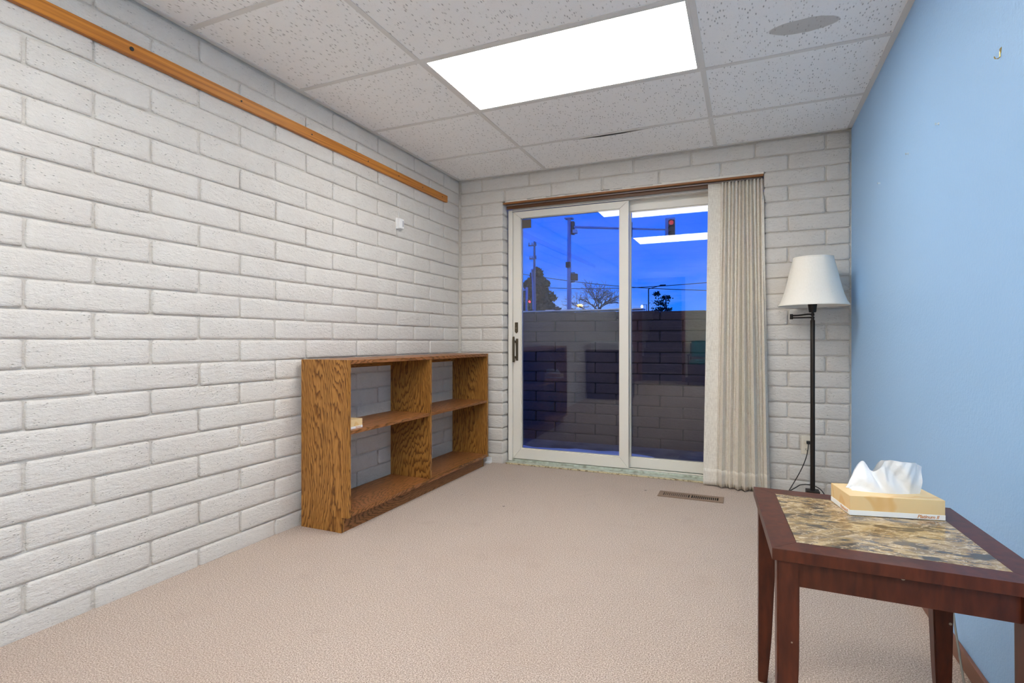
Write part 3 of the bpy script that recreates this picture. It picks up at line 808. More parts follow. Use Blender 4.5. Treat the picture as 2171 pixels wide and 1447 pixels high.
# ================================================================== END TABLE
et = empty('end_table', (0.26, 1.465, 0), 'dark cherry end table with a brown marble top inlay beside the blue wall', 'table')
FLc, NLc, NRc, FRc = Vector((0.018, 1.722)), Vector((0.048, 1.226)), Vector((0.502, 1.218)), Vector((0.474, 1.700))
def TP(s, t_):  # s across 0..1 (left to right), t_ depth 0..1 (near to far)
    return (NLc * (1 - s) + NRc * s) * (1 - t_) + (FLc * (1 - s) + FRc * s) * t_
def quad(s0, s1, t0, t1): return [TP(s0, t0), TP(s1, t0), TP(s1, t1), TP(s0, t1)]
def slab(nm, s0, s1, t0, t1, z0, z1, mat, bev=0.0, seg=2):
    q = quad(s0, s1, t0, t1)
    return MB().prism([(p_.x, p_.y, z0) for p_ in q], [(p_.x, p_.y, z1) for p_ in q]).build(nm, mat, et, bevel=bev, seg=seg)
b1, b2 = 0.112, 0.110
# mitred frame boards
qo = quad(0, 1, 0, 1); qi = quad(b1, 1 - b1, b2, 1 - b2)
for i in range(4):
    j = (i + 1) % 4; q = [qo[i], qo[j], qi[j], qi[i]]
    MB().prism([(p_.x, p_.y, ZT - 0.024) for p_ in q], [(p_.x, p_.y, ZT) for p_ in q]).build('top_board', 'cherry', et, bevel=0.0004)
slab('marble_inlay', b1 + 0.0015, 1 - b1 - 0.0015, b2 + 0.0015, 1 - b2 - 0.0015, ZT - 0.020, ZT + 0.0002, 'marble')
for a in ((0.10, 0.90, 0.055, 0.095), (0.10, 0.90, 0.905, 0.945), (0.055, 0.095, 0.10, 0.90), (0.905, 0.945, 0.10, 0.90)):
    slab('apron', *a, 0.461, ZT - 0.0242, 'cherry', 0.001)
def leg(s, t_):
    ds, dt = 0.092, 0.085
    s0 = 0.022 if s == 0 else 1 - 0.022 - ds; t0 = 0.024 if t_ == 0 else 1 - 0.024 - dt
    q = quad(s0, s0 + ds, t0, t0 + dt); outer = q[[0, 1, 3, 2][s + 2 * t_]]
    V = []; F_ = []; NZ = 14
    for k in range(NZ + 1):
        z = (ZT - 0.0242) * k / NZ
        u = k / NZ
        sc = interp([0, 0.25, 0.6, 1.0], [0.56, 0.80, 0.98, 1.0], u)
        kick = interp([0, 0.15, 0.4, 0.7, 1.0], [0.0, -0.003, -0.003, 0.0, 0.0], u)
        cen = (q[0] + q[2]) / 2
        for p_ in q:
            w = outer + (p_ - outer) * sc + (outer - cen).normalized() * kick * 0
            V.append((w.x, w.y, z))
    for k in range(NZ):
        for i in range(4): F_.append((4 * k + i, 4 * k + (i + 1) % 4, 4 * k + 4 + (i + 1) % 4, 4 * k + 4 + i))
    F_.append((3, 2, 1, 0)); F_.append(tuple(4 * NZ + i for i in range(4)))
    o = mobj('leg', V, F_, 'cherry', et)
    bm = bmesh.new(); bm.from_mesh(o.data)
    bmesh.ops.bevel(bm, geom=[e for e in bm.edges if e.calc_face_angle(0) > 0.8 and abs((e.verts[0].co - e.verts[1].co).z) > 0.01], offset=0.003, segments=2, affect='EDGES')
    bm.to_mesh(o.data); bm.free()
for s in (0, 1):
    for t_ in (0, 1): leg(s, t_)

# ================================================================== FLOOR LAMP
LX, LY = 0.364, 3.700
lp = empty('floor_lamp', (LX, LY, 0), 'dark bronze swing-arm floor lamp with a cream bell shade', 'floor lamp')
box('base', LX - 0.115, LX + 0.115, LY - 0.115, LY + 0.115, 0.0, 0.022, 'iron', lp, 0.004)
box('base_step', LX - 0.036, LX + 0.036, LY - 0.036, LY + 0.036, 0.0215, 0.072, 'iron', lp, 0.003)
autosmooth(MB().lathe([(0.0132, 0.071), (0.0132, 0.50), (0.0125, 0.501), (0.0125, 1.090), (0.011, 1.094)], LX, LY, 20).build('pole', 'iron', lp))
autosmooth(MB().lathe([(0.0085, 1.093), (0.0085, 1.104), (0.010, 1.104), (0.010, 1.1135), (0.006, 1.1145), (0.006, 1.119), (0.0095, 1.1195), (0.0095, 1.134), (0.007, 1.1345), (0.007, 1.140)], LX, LY, 18).build('swivel', 'iron', lp))
ar = autosmooth(MB().tube([(LX, LY, 1.1095), (LX - 0.109, LY - 0.004, 1.1085)], 0.0045, 10).tube(bez((LX, LY, 1.1285), (LX - 0.05, LY, 1.131), (LX - 0.05, LY - 0.004, 1.1215), (LX - 0.109, LY - 0.004, 1.1225), 16), 0.0048, 10).build('swing_arm', 'iron', lp))
autosmooth(MB().lathe([(0.008, 1.100), (0.009, 1.1005), (0.009, 1.131), (0.008, 1.1315)], LX - 0.114, LY - 0.004, 14).build('arm_joint', 'iron', lp))
autosmooth(MB().lathe([(0.012, 1.1395), (0.018, 1.1405), (0.020, 1.146), (0.0265, 1.196), (0.0300, 1.197), (0.0300, 1.203), (0.012, 1.204), (0.012, 1.26)], LX - 0.001, LY, 24).build('socket_cup', 'iron', lp))
# shade: eight soft panels, bell profile, open top and bottom
prof = [(0.190, 1.180), (0.1885, 1.184), (0.176, 1.205), (0.163, 1.240), (0.150, 1.285), (0.138, 1.335), (0.126, 1.390), (0.115, 1.435), (0.108, 1.463), (0.107, 1.468)]
NS = 96; V = []; F_ = []
def shp(th, r):
    k = 8; seg = (th % (2 * math.pi / k)) - math.pi / k
    flat = math.cos(math.pi / k) / math.cos(seg)
    return r * (0.82 + 0.18 * flat / math.cos(math.pi / k) * 0.985)
for r, z in prof:
    for j in range(NS):
        th = 2 * math.pi * j / NS; rr = shp(th + 0.3, r); V.append((LX + 0.002 + rr * math.cos(th), LY + rr * math.sin(th), z))
for i in range(len(prof) - 1):
    for j in range(NS): F_.append((i * NS + j, i * NS + (j + 1) % NS, (i + 1) * NS + (j + 1) % NS, (i + 1) * NS + j))
sh = mobj('shade', V, F_, 'shade', lp, True)
sm_ = sh.modifiers.new('thickness', 'SOLIDIFY'); sm_.thickness = 0.002; sm_.offset = -1
def ring(r, z0, z1, nm):
    pr = [(r, z0), (r + 0.0016, z0), (r + 0.0016, z1), (r, z1), (r, z0)]
    V = []; F_ = []
    for rr0, z in pr:
        for j in range(NS):
            th = 2 * math.pi * j / NS; rr = shp(th + 0.3, rr0); V.append((LX + 0.002 + rr * math.cos(th), LY + rr * math.sin(th), z))
    for i in range(4):
        for j in range(NS): F_.append((i * NS + j, i * NS + (j + 1) % NS, (i + 1) * NS + (j + 1) % NS, (i + 1) * NS + j))
    mobj(nm, V, F_, 'shade', sh)
ring(0.1885, 1.1785, 1.1845, 'hem_trim'); ring(0.1075, 1.459, 1.4695, 'top_trim')
for k in range(4):
    a = k * math.pi / 2 + 0.4
    MB().tube([(LX, LY, 1.245), (LX + 0.002 + 0.113 * math.cos(a), LY + 0.113 * math.sin(a), 1.440)], 0.0015, 5).build('shade_spoke', 'iron', lp)
pc = bez((0.357, 3.868, 0.322), (0.352, 3.83, 0.22), (0.30, 3.83, 0.13), (0.235, 3.815, 0.008), 18) + bez((0.225, 3.810, 0.005), (0.20, 3.79, 0.005), (0.235, 3.75, 0.030), (0.30, 3.745, 0.085), 10) + bez((0.31, 3.745, 0.088), (0.35, 3.755, 0.095), (0.43, 3.75, 0.095), (0.440, 3.74, 0.005), 12)
cdo = MB().tube(pc, 0.0030, 6).build('power_cord', 'blackrub', lp, smooth=True)
pg = box('plug', 0.347, 0.368, 3.862, 3.890, 0.318, 0.337, 'blackrub', cdo, 0.003)

# ================================================================== WALL FITTINGS
ou = empty('wall_outlet', (0.350, 3.888, 0.30), 'ivory electrical outlet low on the brick wall behind the lamp pole', 'outlet')
box('cover_plate', 0.318, 0.384, 3.886, 3.903, 0.250, 0.364, 'plate', ou, 0.003)
for z in (0.281, 0.329):
    r_ = box('receptacle', 0.334, 0.367, 3.8845, 3.888, z - 0.014, z + 0.014, 'plate', ou, 0.004)
    if z < 0.3:
        for dx in (-0.006, 0.006): box('slot', 0.3505 + dx - 0.0012, 0.3505 + dx + 0.0012, 3.884, 3.8848, z - 0.004, z + 0.006, 'blackrub', r_)
        box('slot', 0.3485, 0.3525, 3.884, 3.8848, z - 0.010, z - 0.006, 'blackrub', r_)

rl = empty('wall_rail', (XL + 0.01, 2.2, 2.075), 'long narrow varnished pine strip screwed high on the left brick wall', 'rail')
def railz(y): return 2.0745 + 0.0008 * math.sin(y * 3)
V = []; F_ = []
ys = [-0.6 + (3.663 + 0.6) * i / 40 for i in range(41)]
for y in ys:
    zc = railz(y)
    for a, c in ((XL + 0.001, zc - 0.026), (XL + 0.019, zc - 0.026), (XL + 0.0205, zc - 0.0245), (XL + 0.0205, zc + 0.0245), (XL + 0.019, zc + 0.026), (XL + 0.001, zc + 0.026)): V.append((a, y, c))
for i in range(40):
    for k in range(6): F_.append((6 * i + k, 6 * i + (k + 1) % 6, 6 * i + 6 + (k + 1) % 6, 6 * i + 6 + k))
F_.append(tuple(range(5, -1, -1))); F_.append(tuple(240 + k for k in range(6)))
mobj('strip', V, F_, 'pine', rl)
for y, r_ in ((1.304, 0.008), (1.789, 0.0045), (2.23, 0.004), (2.70, 0.004), (3.02, 0.004), (3.31, 0.004), (3.585, 0.004)):
    MB().tube([(XL + 0.0195, y, railz(y)), (XL + 0.0225, y, railz(y))], r_, 10).build('screw', 'lens_dark', rl)

ws = empty('wall_sensor', (XL, 3.045, 1.735), 'small white plastic contact sensor on the left brick wall near the corner', 'sensor')
box('backing_plate', XL - 0.004, XL + 0.006, 3.012, 3.072, 1.722, 1.796, 'wplastic', ws, 0.002)
so = box('sensor_body', XL + 0.006, XL + 0.030, 3.020, 3.068, 1.724, 1.792, 'wplastic', ws, 0.004)
box('faint_print', XL + 0.0298, XL + 0.0304, 3.050, 3.058, 1.738, 1.778, 'greyprint', so)
MB().tube([(XL + 0.004, 3.040, 1.80), (XL + 0.003, 3.046, 1.85), (XL + 0.003, 3.055, 1.90), (XL + 0.003, 3.05, 1.98)], 0.0012, 5).build('wire', 'wplastic', ws)

ph = empty('picture_hook', (XR, 1.765, 1.70), 'small brass picture hook on the blue wall near the ceiling', 'hook')
MB().prism([(XR - 0.0015, 1.752, 1.712), (XR - 0.0015, 1.764, 1.712), (XR - 0.0015, 1.760, 1.700), (XR - 0.0015, 1.756, 1.700)], [(XR - 0.0001, 1.752, 1.712), (XR - 0.0001, 1.764, 1.712), (XR - 0.0001, 1.760, 1.700), (XR - 0.0001, 1.756, 1.700)]).build('hook_plate', 'brass', ph)
MB().tube([(XR - 0.002, 1.758, 1.703), (XR - 0.002, 1.758, 1.690), (XR - 0.006, 1.758, 1.686), (XR - 0.011, 1.760, 1.688), (XR - 0.012, 1.762, 1.694)], 0.0014, 6).build('hook_wire', 'brass', ph)
for k, (y, z, lb) in enumerate(((2.240, 1.698, 'clear push pin on the blue wall, nearest to the brass hook'), (2.615, 1.717, 'clear push pin on the blue wall, middle one of the row of three'), (3.115, 1.733, 'clear push pin on the blue wall, nearest to the back corner'))):
    pn = empty('push_pin', (XR, y, z), lb, 'push pin', 'push pins on the blue wall')
    autosmooth(MB().tube([(XR - 0.0002, y, z), (XR - 0.002, y, z)], 0.0045, 10).build('pin_collar', 'clear', pn))
    autosmooth(MB().tube([(XR - 0.002, y, z), (XR - 0.008, y, z), (XR - 0.010, y, z)], [0.0025, 0.003, 0.0045], 10).build('pin_grip', 'clear', pn))

# floor register
VX0, VX1, VY0, VY1 = -0.512, -0.128, 3.455, 3.580
fv = empty('floor_vent', ((VX0 + VX1) / 2, (VY0 + VY1) / 2, 0), 'brown metal floor vent set in the carpet before the glass door', 'vent')
fm = MB()
fm.box(VX0, VX1, VY0, VY0 + 0.028, 0.0, 0.005).box(VX0, VX1, VY1 - 0.028, VY1, 0.0, 0.005).box(VX0, VX0 + 0.030, VY0 + 0.028, VY1 - 0.028, 0.0, 0.005).box(VX1 - 0.030, VX1, VY0 + 0.028, VY1 - 0.028, 0.0, 0.005)
fm.build('vent_frame', 'vent', fv, bevel=0.001)
box('duct', VX0 + 0.028, VX1 - 0.028, VY0 + 0.026, VY1 - 0.026, 0.0005, 0.0012, 'ventdark', fv)
ax0, ax1 = VX0 + 0.030, VX1 - 0.030; xm = (ax0 + ax1) / 2
box('center_bar', xm - 0.005, xm + 0.005, VY0 + 0.028, VY1 - 0.028, 0.001, 0.005, 'vent', fv)
nsl = 13
for half, sg in (((ax0, xm - 0.005), -1), ((xm + 0.005, ax1), 1)):
    st = (half[1] - half[0]) / (nsl + 1)
    for k in range(nsl):
        x = half[0] + st * (k + 1)
        lean = -0.0028 * (1 if sg < 0 else -0.2)
        q0 = [(x - 0.0022, VY0 + 0.029, 0.0013), (x + 0.0022, VY0 + 0.029, 0.0013), (x + 0.0022, VY1 - 0.029, 0.0013), (x - 0.0022, VY1 - 0.029, 0.0013)]
        MB().prism(q0, [(a + lean, b_, 0.0046) for a, b_, _ in q0]).build('slat', 'vent', fv)

# grey cable behind the table
gc = MB().tube(bez((0.5935, 2.10, 0.27), (0.575, 2.09, 0.20), (0.572, 2.0, 0.09), (0.560, 1.90, 0.012), 18) + bez((0.558, 1.88, 0.006), (0.54, 1.75, 0.005), (0.54, 1.4, 0.005), (0.55, 1.1, 0.005), 12), 0.0032, 7).build('cable', 'greyrub', smooth=True)
tag(gc, 'grey cable hanging down the blue wall behind the end table', 'cable')
# little white cable clip at the foot of the brick pier
wc = MB().box(-1.905, -1.862, 3.845, 3.885, 0.0, 0.012).box(-1.905, -1.862, 3.874, 3.884, 0.012, 0.045).build('corner_bracket', 'wplastic', bevel=0.002)
tag(wc, 'small white plastic bracket on the carpet between the bookcase and the door', 'bracket')

# ================================================================== BEHIND THE VIEWER (mirrored in the glass)
dr = empty('door_2', (-2.10, YR + 0.4, 0), 'brown wooden door standing open against the left wall, seen reflected', 'door', kind='structure')
box('door_leaf', -2.135, -2.095, YR + 0.02, YR + 0.80, 0.012, 2.06, 'door_brown', dr, 0.002)
MB().lathe([(0.012, 0), (0.026, 0.02), (0.026, 0.045), (0.010, 0.06)], 0, 0, 14)
kb = MB().tube([(-2.095, YR + 0.73, 0.96), (-2.07, YR + 0.73, 0.96), (-2.06, YR + 0.73, 0.96), (-2.035, YR + 0.73, 0.96)], [0.025, 0.012, 0.026, 0.022], 14).build('knob', 'chrome', dr)
st = empty('staircase', (-1.68, YR - 0.3, 0), 'dark carpeted stairs rising beyond the rear doorway, seen reflected', 'stairs')
for k in range(12):
    y1 = YR - 0.16 - 0.265 * k; z1 = 0.165 * (k + 1)
    sp_ = box('step', -2.148, DX1 - 0.001, y1 - 0.265, y1, 0.0 if k == 0 else 0.165 * k - 0.03, z1 - 0.004, 'stair', st)
    box('nosing', -2.145, DX1 - 0.003, y1 - 0.03, y1 + 0.012, z1 - 0.0038, z1 + 0.004, 'nosing', sp_)
ls = empty('light_switch', (-1.11, YR, 1.25), 'ivory light switch on the cream wall beside the stair doorway, seen reflected', 'switch')
box('switch_plate', -1.145, -1.075, YR, YR + 0.006, 1.195, 1.310, 'plate', ls, 0.002)
box('toggle', -1.115, -1.105, YR + 0.006, YR + 0.018, 1.245, 1.262, 'plate', ls)
ch = empty('chair', (-0.78, YR + 0.42, 0), 'teal padded chair with dark frame by the cream wall, seen reflected', 'chair')
box('seat', -1.02, -0.54, YR + 0.18, YR + 0.64, 0.40, 0.48, 'teal', ch, 0.02, 3)
box('backrest', -1.02, -0.54, YR + 0.10, YR + 0.17, 0.52, 0.85, 'teal', ch, 0.02, 3)
for x in (-1.045, -0.535):
    for y in (YR + 0.12, YR + 0.62): box('leg', x - 0.0, x + 0.022, y - 0.012, y + 0.012, 0.0, 0.56 if y > YR + 0.3 else 0.80, 'darkwood', ch)
    box('armrest', x - 0.01, x + 0.035, YR + 0.10, YR + 0.66, 0.56, 0.59, 'darkwood', ch, 0.006)
box('seat_frame', -1.023, -0.535, YR + 0.15, YR + 0.63, 0.10, 0.395, 'darkwood', ch)
fc = empty('side_cabinet', (-1.88, -0.20, 0), 'dark low cabinet by the left wall beside the viewer, seen reflected', 'cabinet')
box('cabinet_body', -2.14, -1.63, -0.46, 0.02, 0.0, 0.715, 'darkwood', fc, 0.004)
box('cabinet_top', -2.145, -1.61, -0.475, 0.04, 0.716, 0.745, 'darkwood', fc, 0.004)
for k in range(2):
    dd = box('drawer_front', -2.11, -1.66, 0.0205, 0.036, 0.04 + 0.335 * k, 0.355 + 0.335 * k, 'darkwood', fc, 0.003)
    box('pull', -1.93, -1.84, 0.036, 0.050, 0.20 + 0.335 * k, 0.212 + 0.335 * k, 'bronze', dd)
fs = empty('file_sorter', (-1.87, -0.15, 0.746), 'row of pale upright folders on the dark cabinet, seen reflected', 'file sorter')
box('sorter_tray', -2.09, -1.66, -0.28, -0.02, 0.7455, 0.755, 'cartonwhite', fs)
for k in range(12): box('folder', -2.08 + 0.037 * k, -2.072 + 0.037 * k, -0.27 , -0.03 - 0.004 * (k % 3), 0.7555, 0.870 + 0.008 * (k % 2), 'cartonwhite', fs)

# ================================================================== OUTSIDE
pf = MB().box(-5.0, 4.0, 4.09, 5.20, -0.25, -0.02).build('floor_patio', 'patio')
tag(pf, 'concrete floor of the sunken patio outside the glass door', 'patio', kind='structure')
WY, WTOP = 5.10, 1.262
wo = MB().box(-5.0, 4.0, WY + 0.0125, WY + 0.22, -0.20, WTOP - 0.03).build('wall_patio', 'outmortar')
tag(wo, 'weathered brown brick retaining wall across the sunken patio', 'wall', kind='structure')
zz0 = WTOP - 13 * COURSE; rest = MB(); ro = random.Random(21)
for n in range(13):
    za = zz0 + n * COURSE; ph_ = 0.0 if n % 2 else 0.203
    k = -13
    while -5.0 + ph_ + 0.4064 * (k + 13) < 3.9:
        a = -5.0 + ph_ + 0.4064 * (k + 13); k += 1
        up = ro.uniform(-0.014, 0.004) if n == 12 else 0
        put_brick(wo, a, a + 0.4064, za, za + COURSE + up, 'X', WY + 0.0125, 'outbrick', stuff=None if -3.2 < a < 1.2 else rest, back=0.15 if n == 12 else 0.012)
r2 = rest.build('brick_rows', 'outbrick', wo, smooth=True); r2['kind'] = 'stuff'
# old snow: ragged patches, low mounds
def snow_patch(cx, cy, rx, ry, z, seed):
    rs = random.Random(seed); n = 40; V = [(cx, cy, z + 0.02)]; F_ = []
    ph1, ph2 = rs.uniform(0, 6), rs.uniform(0, 6)
    for ringi, (k, hz) in enumerate(((0.55, 0.017), (0.85, 0.010), (1.0, 0.0))):
        for j in range(n):
            a = 2 * math.pi * j / n
            r_ = k * (1 + 0.22 * math.sin(3 * a + ph1) + 0.12 * math.sin(7 * a + ph2) + rs.uniform(-0.06, 0.06))
            V.append((cx + rx * r_ * math.cos(a), cy + ry * r_ * math.sin(a), z + hz + rs.uniform(0, 0.003)))
    for j in range(n): F_.append((0, 1 + j, 1 + (j + 1) % n))
    for q in range(2):
        for j in range(n): F_.append((1 + q * n + j, 1 + (q + 1) * n + j, 1 + (q + 1) * n + (j + 1) % n, 1 + q * n + (j + 1) % n))
    return V, F_
sn = MB()
for a in ((-1.75, 4.45, 0.60, 0.30, -0.0195, 1), (-1.20, 4.62, 0.42, 0.16, -0.0195, 2), (-0.42, 4.28, 0.24, 0.13, -0.0195, 3), (-0.2, 4.5, 0.3, 0.12, -0.0195, 5)):
    V, F_ = snow_patch(*a); k = len(sn.v); sn.v += V; sn.f += [tuple(k + i for i in q) for q in F_]
so_ = sn.build('snow', 'snow', smooth=True); tag(so_, 'thin patches of old snow lying on the sunken patio', 'snow', kind='stuff')
sc_ = MB(); rs = random.Random(9); xs = [-4.5 + 0.08 * i for i in range(46)]
for x0, x1 in zip(xs[:-1], xs[1:]):
    sc_.box(x0, x1, WY + 0.02, WY + 0.22, WTOP + 0.005, WTOP + 0.012 + rs.uniform(0, 0.010))
o = sc_.build('snow_cap', 'snow'); tag(o, 'strip of snow lying on top of the retaining wall', 'snow', kind='stuff')
gd = MB().box(-80, 60, 5.31, 160, 0.9, 1.16).build('ground', 'asphalt'); tag(gd, 'street-level ground beyond the retaining wall', 'ground', kind='structure')

G = 1.16
def sig_head(parent, c, s, lit, mat_on):
    hb = box('signal_housing', c.x - 0.19 * s, c.x + 0.19 * s, c.y - 0.14 * s, c.y + 0.14 * s, c.z - 0.55 * s, c.z + 0.55 * s, 'blacksig', parent, 0.02)
    for k in range(3):
        zc_ = c.z + (0.36 - 0.36 * k) * s
        MB().tube([(c.x, c.y - 0.14 * s, zc_), (c.x, c.y - 0.155 * s, zc_)], 0.14 * s, 14).build('signal_lens', mat_on if k == lit else 'lens_dark', hb)
        vi = MB(); n = 10
        for j in range(n):
            a0 = math.pi * (0.0 + j / n); a1 = math.pi * ((j + 1) / n)
            q = [(c.x + 0.155 * s * math.cos(a), c.y - 0.14 * s, zc_ + 0.155 * s * math.sin(a)) for a in (a0, a1)]
            q += [(c.x + 0.17 * s * math.cos(a), c.y - 0.14 * s, zc_ + 0.17 * s * math.sin(a)) for a in (a1, a0)]
            vi.prism(q, [(a, b_ - 0.22 * s, z_) for a, b_, z_ in q])
        vi.build('visor', 'blacksig', hb)
    return hb
# mast-arm signal pole
P0 = Vector((-6.91, 22.00, 2.30)); PT = Vector((-6.91, 22.00, 6.16))
sp = empty('signal_pole', (P0.x, 22, G), 'tall grey steel traffic signal pole with a long mast arm', 'signal pole')
MB().tube([(P0.x, 22, G), (P0.x, 22, PT.z)], [0.10, 0.075], 14).build('shaft', 'steel', sp, smooth=True)
box('pole_cap', P0.x - 0.17, P0.x + 0.17, 21.85, 22.15, PT.z, PT.z + 0.05, 'steel', sp)
A0 = Vector((-6.76, 22.00, 5.81)); A1 = Vector((-2.64, 22.00, 5.35))
MB().tube([(P0.x, 22, A0.z - 0.03), tuple(A0), tuple(A1)], [0.055, 0.055, 0.03], 10).build('mast_arm', 'steel', sp, smooth=True)
box('arm_bracket', P0.x + 0.10, P0.x + 0.22, 21.9, 22.1, A0.z - 0.32, A0.z + 0.22, 'blacksig', sp)
H1 = Vector((-2.71, 22.00, 5.37))
sig_head(sp, Vector((H1.x + 0.02, 21.85, H1.z)), 0.62, 0, 'red_dim')
bp = box('backplate', H1.x - 0.24, H1.x + 0.14, 21.97, 21.99, H1.z - 0.46, H1.z + 0.46, 'steel', sp)
H2 = Vector((-4.33, 22.00, 5.47)); sig_head(sp, Vector((H2.x, 21.85, H2.z)), 0.55, 0, 'red_dim')
cmz = Vector((-6.72, 22.00, 5.57))
MB().tube([(P0.x + 0.1, 21.95, cmz.z), (cmz.x + 0.12, 21.9, cmz.z)], 0.03, 8).box(cmz.x + 0.05, cmz.x + 0.2, 21.7, 21.95, cmz.z - 0.07, cmz.z + 0.07).build('traffic_camera', 'wplastic', sp)
pdp = Vector((-6.66, 22.00, 3.67))
pb = box('pedestrian_signal', pdp.x - 0.13, pdp.x + 0.14, 21.8, 22.0, pdp.z - 0.14, pdp.z + 0.14, 'blacksig', sp, 0.02)
MB().tube([(P0.x, 22, pdp.z + 0.19), (pdp.x, 21.95, pdp.z + 0.19), (pdp.x, 21.95, pdp.z + 0.12)], 0.025, 6).tube([(P0.x, 22, pdp.z - 0.19), (pdp.x, 21.95, pdp.z - 0.19), (pdp.x, 21.95, pdp.z - 0.12)], 0.025, 6).build('signal_bracket', 'blacksig', sp)
box('junction_box', P0.x - 0.10, P0.x + 0.08, 21.82, 21.95, pdp.z + 0.42, pdp.z + 0.65, 'blacksig', sp)
# small far signal, left, lit red
Q = Vector((-12.07, 30.00, 2.84))
s2 = empty('far_signal_pole', (Q.x, 30, G), 'small far traffic signal lit red, at the left edge of the glass', 'signal pole')
tz = Vector((-12.07, 30.00, 4.20)).z
MB().tube([(Q.x, 30, G), (Q.x, 30, tz)], 0.07, 10).tube([(Q.x, 30, tz - 0.15), (Vector((-12.65, 30.00, 4.11)).x, 30, tz - 0.12)], 0.05, 8).build('pole', 'steel', s2)
hd = Vector((-11.82, 30.00, 3.17))
sig_head(s2, Vector((hd.x, 29.9, hd.z)), 0.46, 0, 'red_lit')
rim = MB(); w_ = 0.115; 
for x0_, x1_, z0_, z1_ in ((-w_, -w_ + 0.02, -0.3, 0.3), (w_ - 0.02, w_, -0.3, 0.3), (-w_, w_, -0.3, -0.28), (-w_, w_, 0.28, 0.3)): rim.box(hd.x + x0_, hd.x + x1_, 29.78, 29.80, hd.z + z0_, hd.z + z1_)
rim.build('reflective_border', 'yellow_rim', s2)
# utility pole
U = Vector((-17.37, 45.00, 3.76)); ut = Vector((-17.37, 45.00, 9.87))
up_ = empty('utility_pole', (U.x, 45, G), 'weathered wooden utility pole rising through the conifer', 'utility pole')
MB().tube([(U.x, 45, G), (U.x, 45, ut.z)], [0.17, 0.08], 10).build('pole', 'timber', up_)
for zc_, hw in ((Vector((-17.37, 45.00, 9.53)).z, 0.55), (Vector((-17.37, 45.00, 8.35)).z, 0.45)):
    box('crossarm', U.x - hw, U.x + 0.2, 44.9, 45.0, zc_ - 0.06, zc_ + 0.06, 'timber', up_)
    for dx in (-hw + 0.05, -0.2, 0.15): MB().tube([(U.x + dx, 44.95, zc_ + 0.06), (U.x + dx, 44.95, zc_ + 0.26)], 0.04, 6).build('insulator', 'timber', up_)
MB().tube([tuple(Vector((-17.49, 44.60, 7.38))), tuple(Vector((-17.40, 44.60, 6.12))), tuple(Vector((-17.35, 44.60, 3.83)))], 0.05, 6).build('conduit', 'steel', up_)
# overhead wires
for a, b_ in ((Vector((-19.34, 45.00, 5.95)), Vector((-2.13, 45.00, 5.62))), (Vector((-19.34, 45.00, 7.19)), Vector((-2.13, 45.00, 4.92)))):
    pts = [a.lerp(b_, i / 16) - Vector((0, 0, 0.35 * math.sin(math.pi * i / 16))) for i in range(17)]
    MB().tube(pts, 0.028, 5).build('overhead_wire', 'wire', up_, smooth=True)
# trees
def leaf_cloud(name, fn, n, size, mat, parent, seed):
    r_ = random.Random(seed); V = []; F_ = []
    for _ in range(n):
        c = fn(r_)
        if c is None: continue
        k = len(V); s_ = size * r_.uniform(0.6, 1.3)
        d1_ = Vector((r_.gauss(0, 1), r_.gauss(0, 1), r_.gauss(0, 1))).normalized(); d2_ = d1_.cross(Vector((r_.gauss(0, 1), r_.gauss(0, 1), r_.gauss(0, 1)))).normalized()
        V += [tuple(c + d1_ * s_), tuple(c + d2_ * s_ * 0.6), tuple(c - d1_ * s_), tuple(c - d2_ * s_ * 0.6)]; F_ += [(k, k + 1, k + 2), (k, k + 2, k + 3)]
    o = mobj(name, V, F_, mat, parent); o['kind'] = 'stuff'; return o
C0 = Vector((-19.05, 50.00, 4.07)); CT = Vector((-18.90, 50.00, 8.31)); Ht = CT.z - G
cf_ = empty('conifer_tree', (C0.x, 50, G), 'large dark conifer outside at the left edge of the glass', 'tree')
MB().tube([(C0.x, 50, G), (C0.x, 50, G + Ht * 0.9)], [0.35, 0.05], 8).build('trunk', 'timber', cf_)
lob = [(random.Random(4 + i).uniform(0, 6.28), random.Random(40 + i).uniform(0.05, 0.95)) for i in range(60)]
def con(r_):
    h_ = r_.random() ** 0.8
    R_ = 3.35 * (1 - h_) ** 0.6 * (0.86 + 0.16 * math.sin(h_ * 34))
    a = r_.uniform(0, 6.28); rr = R_ * math.sqrt(r_.uniform(0.0, 1.0)) * (0.92 + 0.12 * math.sin(5 * a + h_ * 11))
    return Vector((C0.x + rr * math.cos(a), 50 + rr * math.sin(a), G + 0.2 + h_ * Ht * 0.95))
leaf_cloud('foliage', con, 9000, 0.22, 'needles', cf_, 2)
def bare_tree(name, B, Tz, spread, label, seed, mat='twig'):
    r_ = random.Random(seed); Y = B.y; Hh = Tz - G
    e = empty(name, (B.x, Y, G), label, 'tree')
    trk = MB(); tw_ = MB()
    def grow(p_, d, L, r0, depth):
        q = p_ + d * L
        (trk if depth < 2 else tw_).tube([tuple(p_), tuple(q)], [r0, r0 * 0.65], 5 if depth < 2 else 3, cap=False)
        if depth >= 6: return
        for _ in range(3 if depth < 5 else 2):
            nd = (d + Vector((r_.gauss(0, spread), r_.gauss(0, spread), r_.gauss(0.06, 0.3)))).normalized()
            grow(p_.lerp(q, r_.uniform(0.6, 1.0)), nd, L * r_.uniform(0.70, 0.90), r0 * 0.62, depth + 1)
    grow(Vector((B.x, Y, G)), Vector((0, 0, 1)), Hh * 0.34, 0.14, 0)
    trk.build('trunk', mat, e); tw = tw_.build('twigs', mat, e); tw['kind'] = 'stuff'
    return e
bare_tree('bare_tree', Vector((-8.75, 34.00, 2.98)), Vector((-8.75, 34.00, 4.34)).z, 0.62, 'leafless twiggy tree outside, left of the door meeting stile', 5)
E0 = Vector((-5.32, 40.00, 3.22)); ETz = Vector((-5.32, 40.00, 4.54)).z
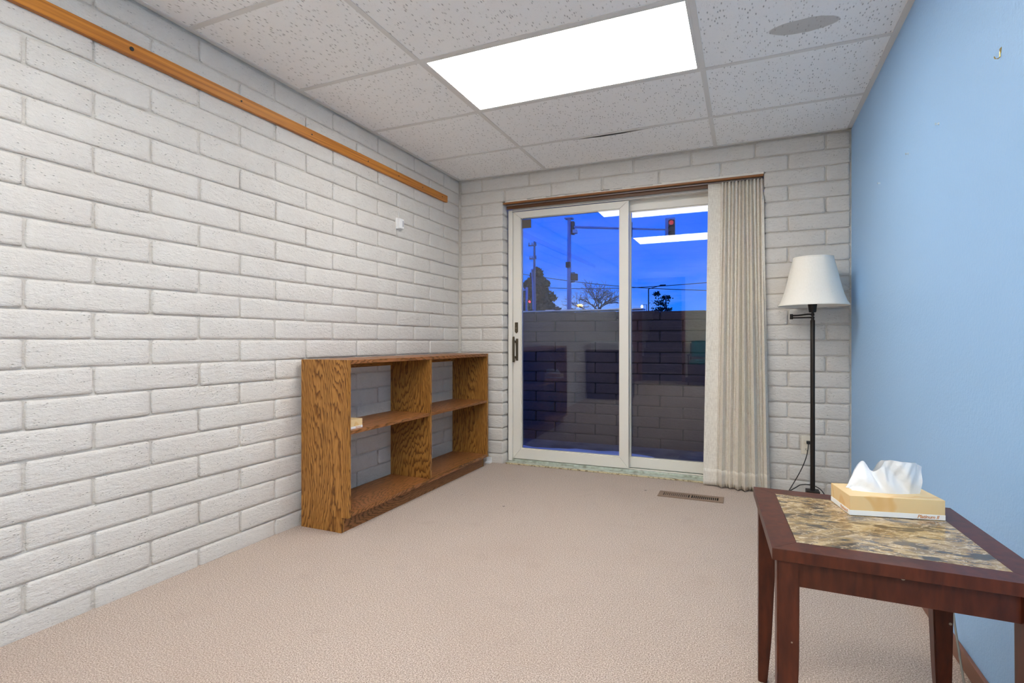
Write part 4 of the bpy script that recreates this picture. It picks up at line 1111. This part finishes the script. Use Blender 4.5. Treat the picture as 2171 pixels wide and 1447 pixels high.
lt = empty('leafy_tree', (E0.x, 40, G), 'small dark leafy tree outside behind the right pane', 'tree')
MB().tube([(E0.x, 40, G), (E0.x, 40, ETz - 0.3)], [0.12, 0.04], 7).build('trunk', 'timber', lt)
rl_ = random.Random(8); blobs = [(Vector((E0.x + rl_.uniform(-0.75, 0.75), 40 + rl_.uniform(-0.5, 0.5), rl_.uniform(G + 1.1, ETz - 0.15))), rl_.uniform(0.15, 0.34)) for _ in range(22)]
def lf(r_):
    c, R_ = r_.choice(blobs); return c + Vector((r_.gauss(0, R_ * 0.6), r_.gauss(0, R_ * 0.6), r_.gauss(0, R_ * 0.45)))
leaf_cloud('foliage', lf, 1500, 0.09, 'leaves2', lt, 4)
# street lights
def street_lamp(c, mat, label, r_):
    Y = c.y; e = empty('street_lamp', (c.x, Y, G), label, 'street lamp', 'distant street lamps')
    MB().tube([(c.x + 0.5, Y, G), (c.x + 0.5, Y, c.z + 0.25), (c.x + 0.1, Y, c.z + 0.22)], 0.05, 6).build('pole', 'steel', e)
    autosmooth(MB().lathe([(0.02, c.z + 0.2), (r_, c.z + 0.12), (r_ * 1.2, c.z), (r_ * 0.9, c.z - 0.12), (0.03, c.z - 0.18)], c.x, Y, 12).build('lamp_head', mat, e), 2)
street_lamp(Vector((-17.59, 60.00, 5.06)), 'yellow_lit', 'glowing yellow street lamp just above the retaining wall', 0.32)
street_lamp(Vector((-10.53, 60.00, 4.77)), 'white_lit', 'tiny white street lamp just above the wall in the right pane', 0.10)
S0 = Vector((-4.91, 30.00, 2.68)); S1 = Vector((-4.91, 30.00, 3.83)); S2 = Vector((-4.28, 30.00, 3.99))
sl_ = empty('lamp_post', (S0.x, 30, G), 'thin unlit lamp post with a long slanted arm behind the right pane', 'street lamp')
MB().tube([(S0.x, 30, G), tuple(S1)], 0.03, 6).build('post', 'wire', sl_)
MB().tube([tuple(S1), tuple(S2)], 0.022, 6).build('arm', 'wire', sl_)
MB().box(S2.x - 0.02, S2.x + 0.28, 29.93, 30.07, S2.z - 0.03, S2.z + 0.04).build('lamp_head', 'wire', sl_)
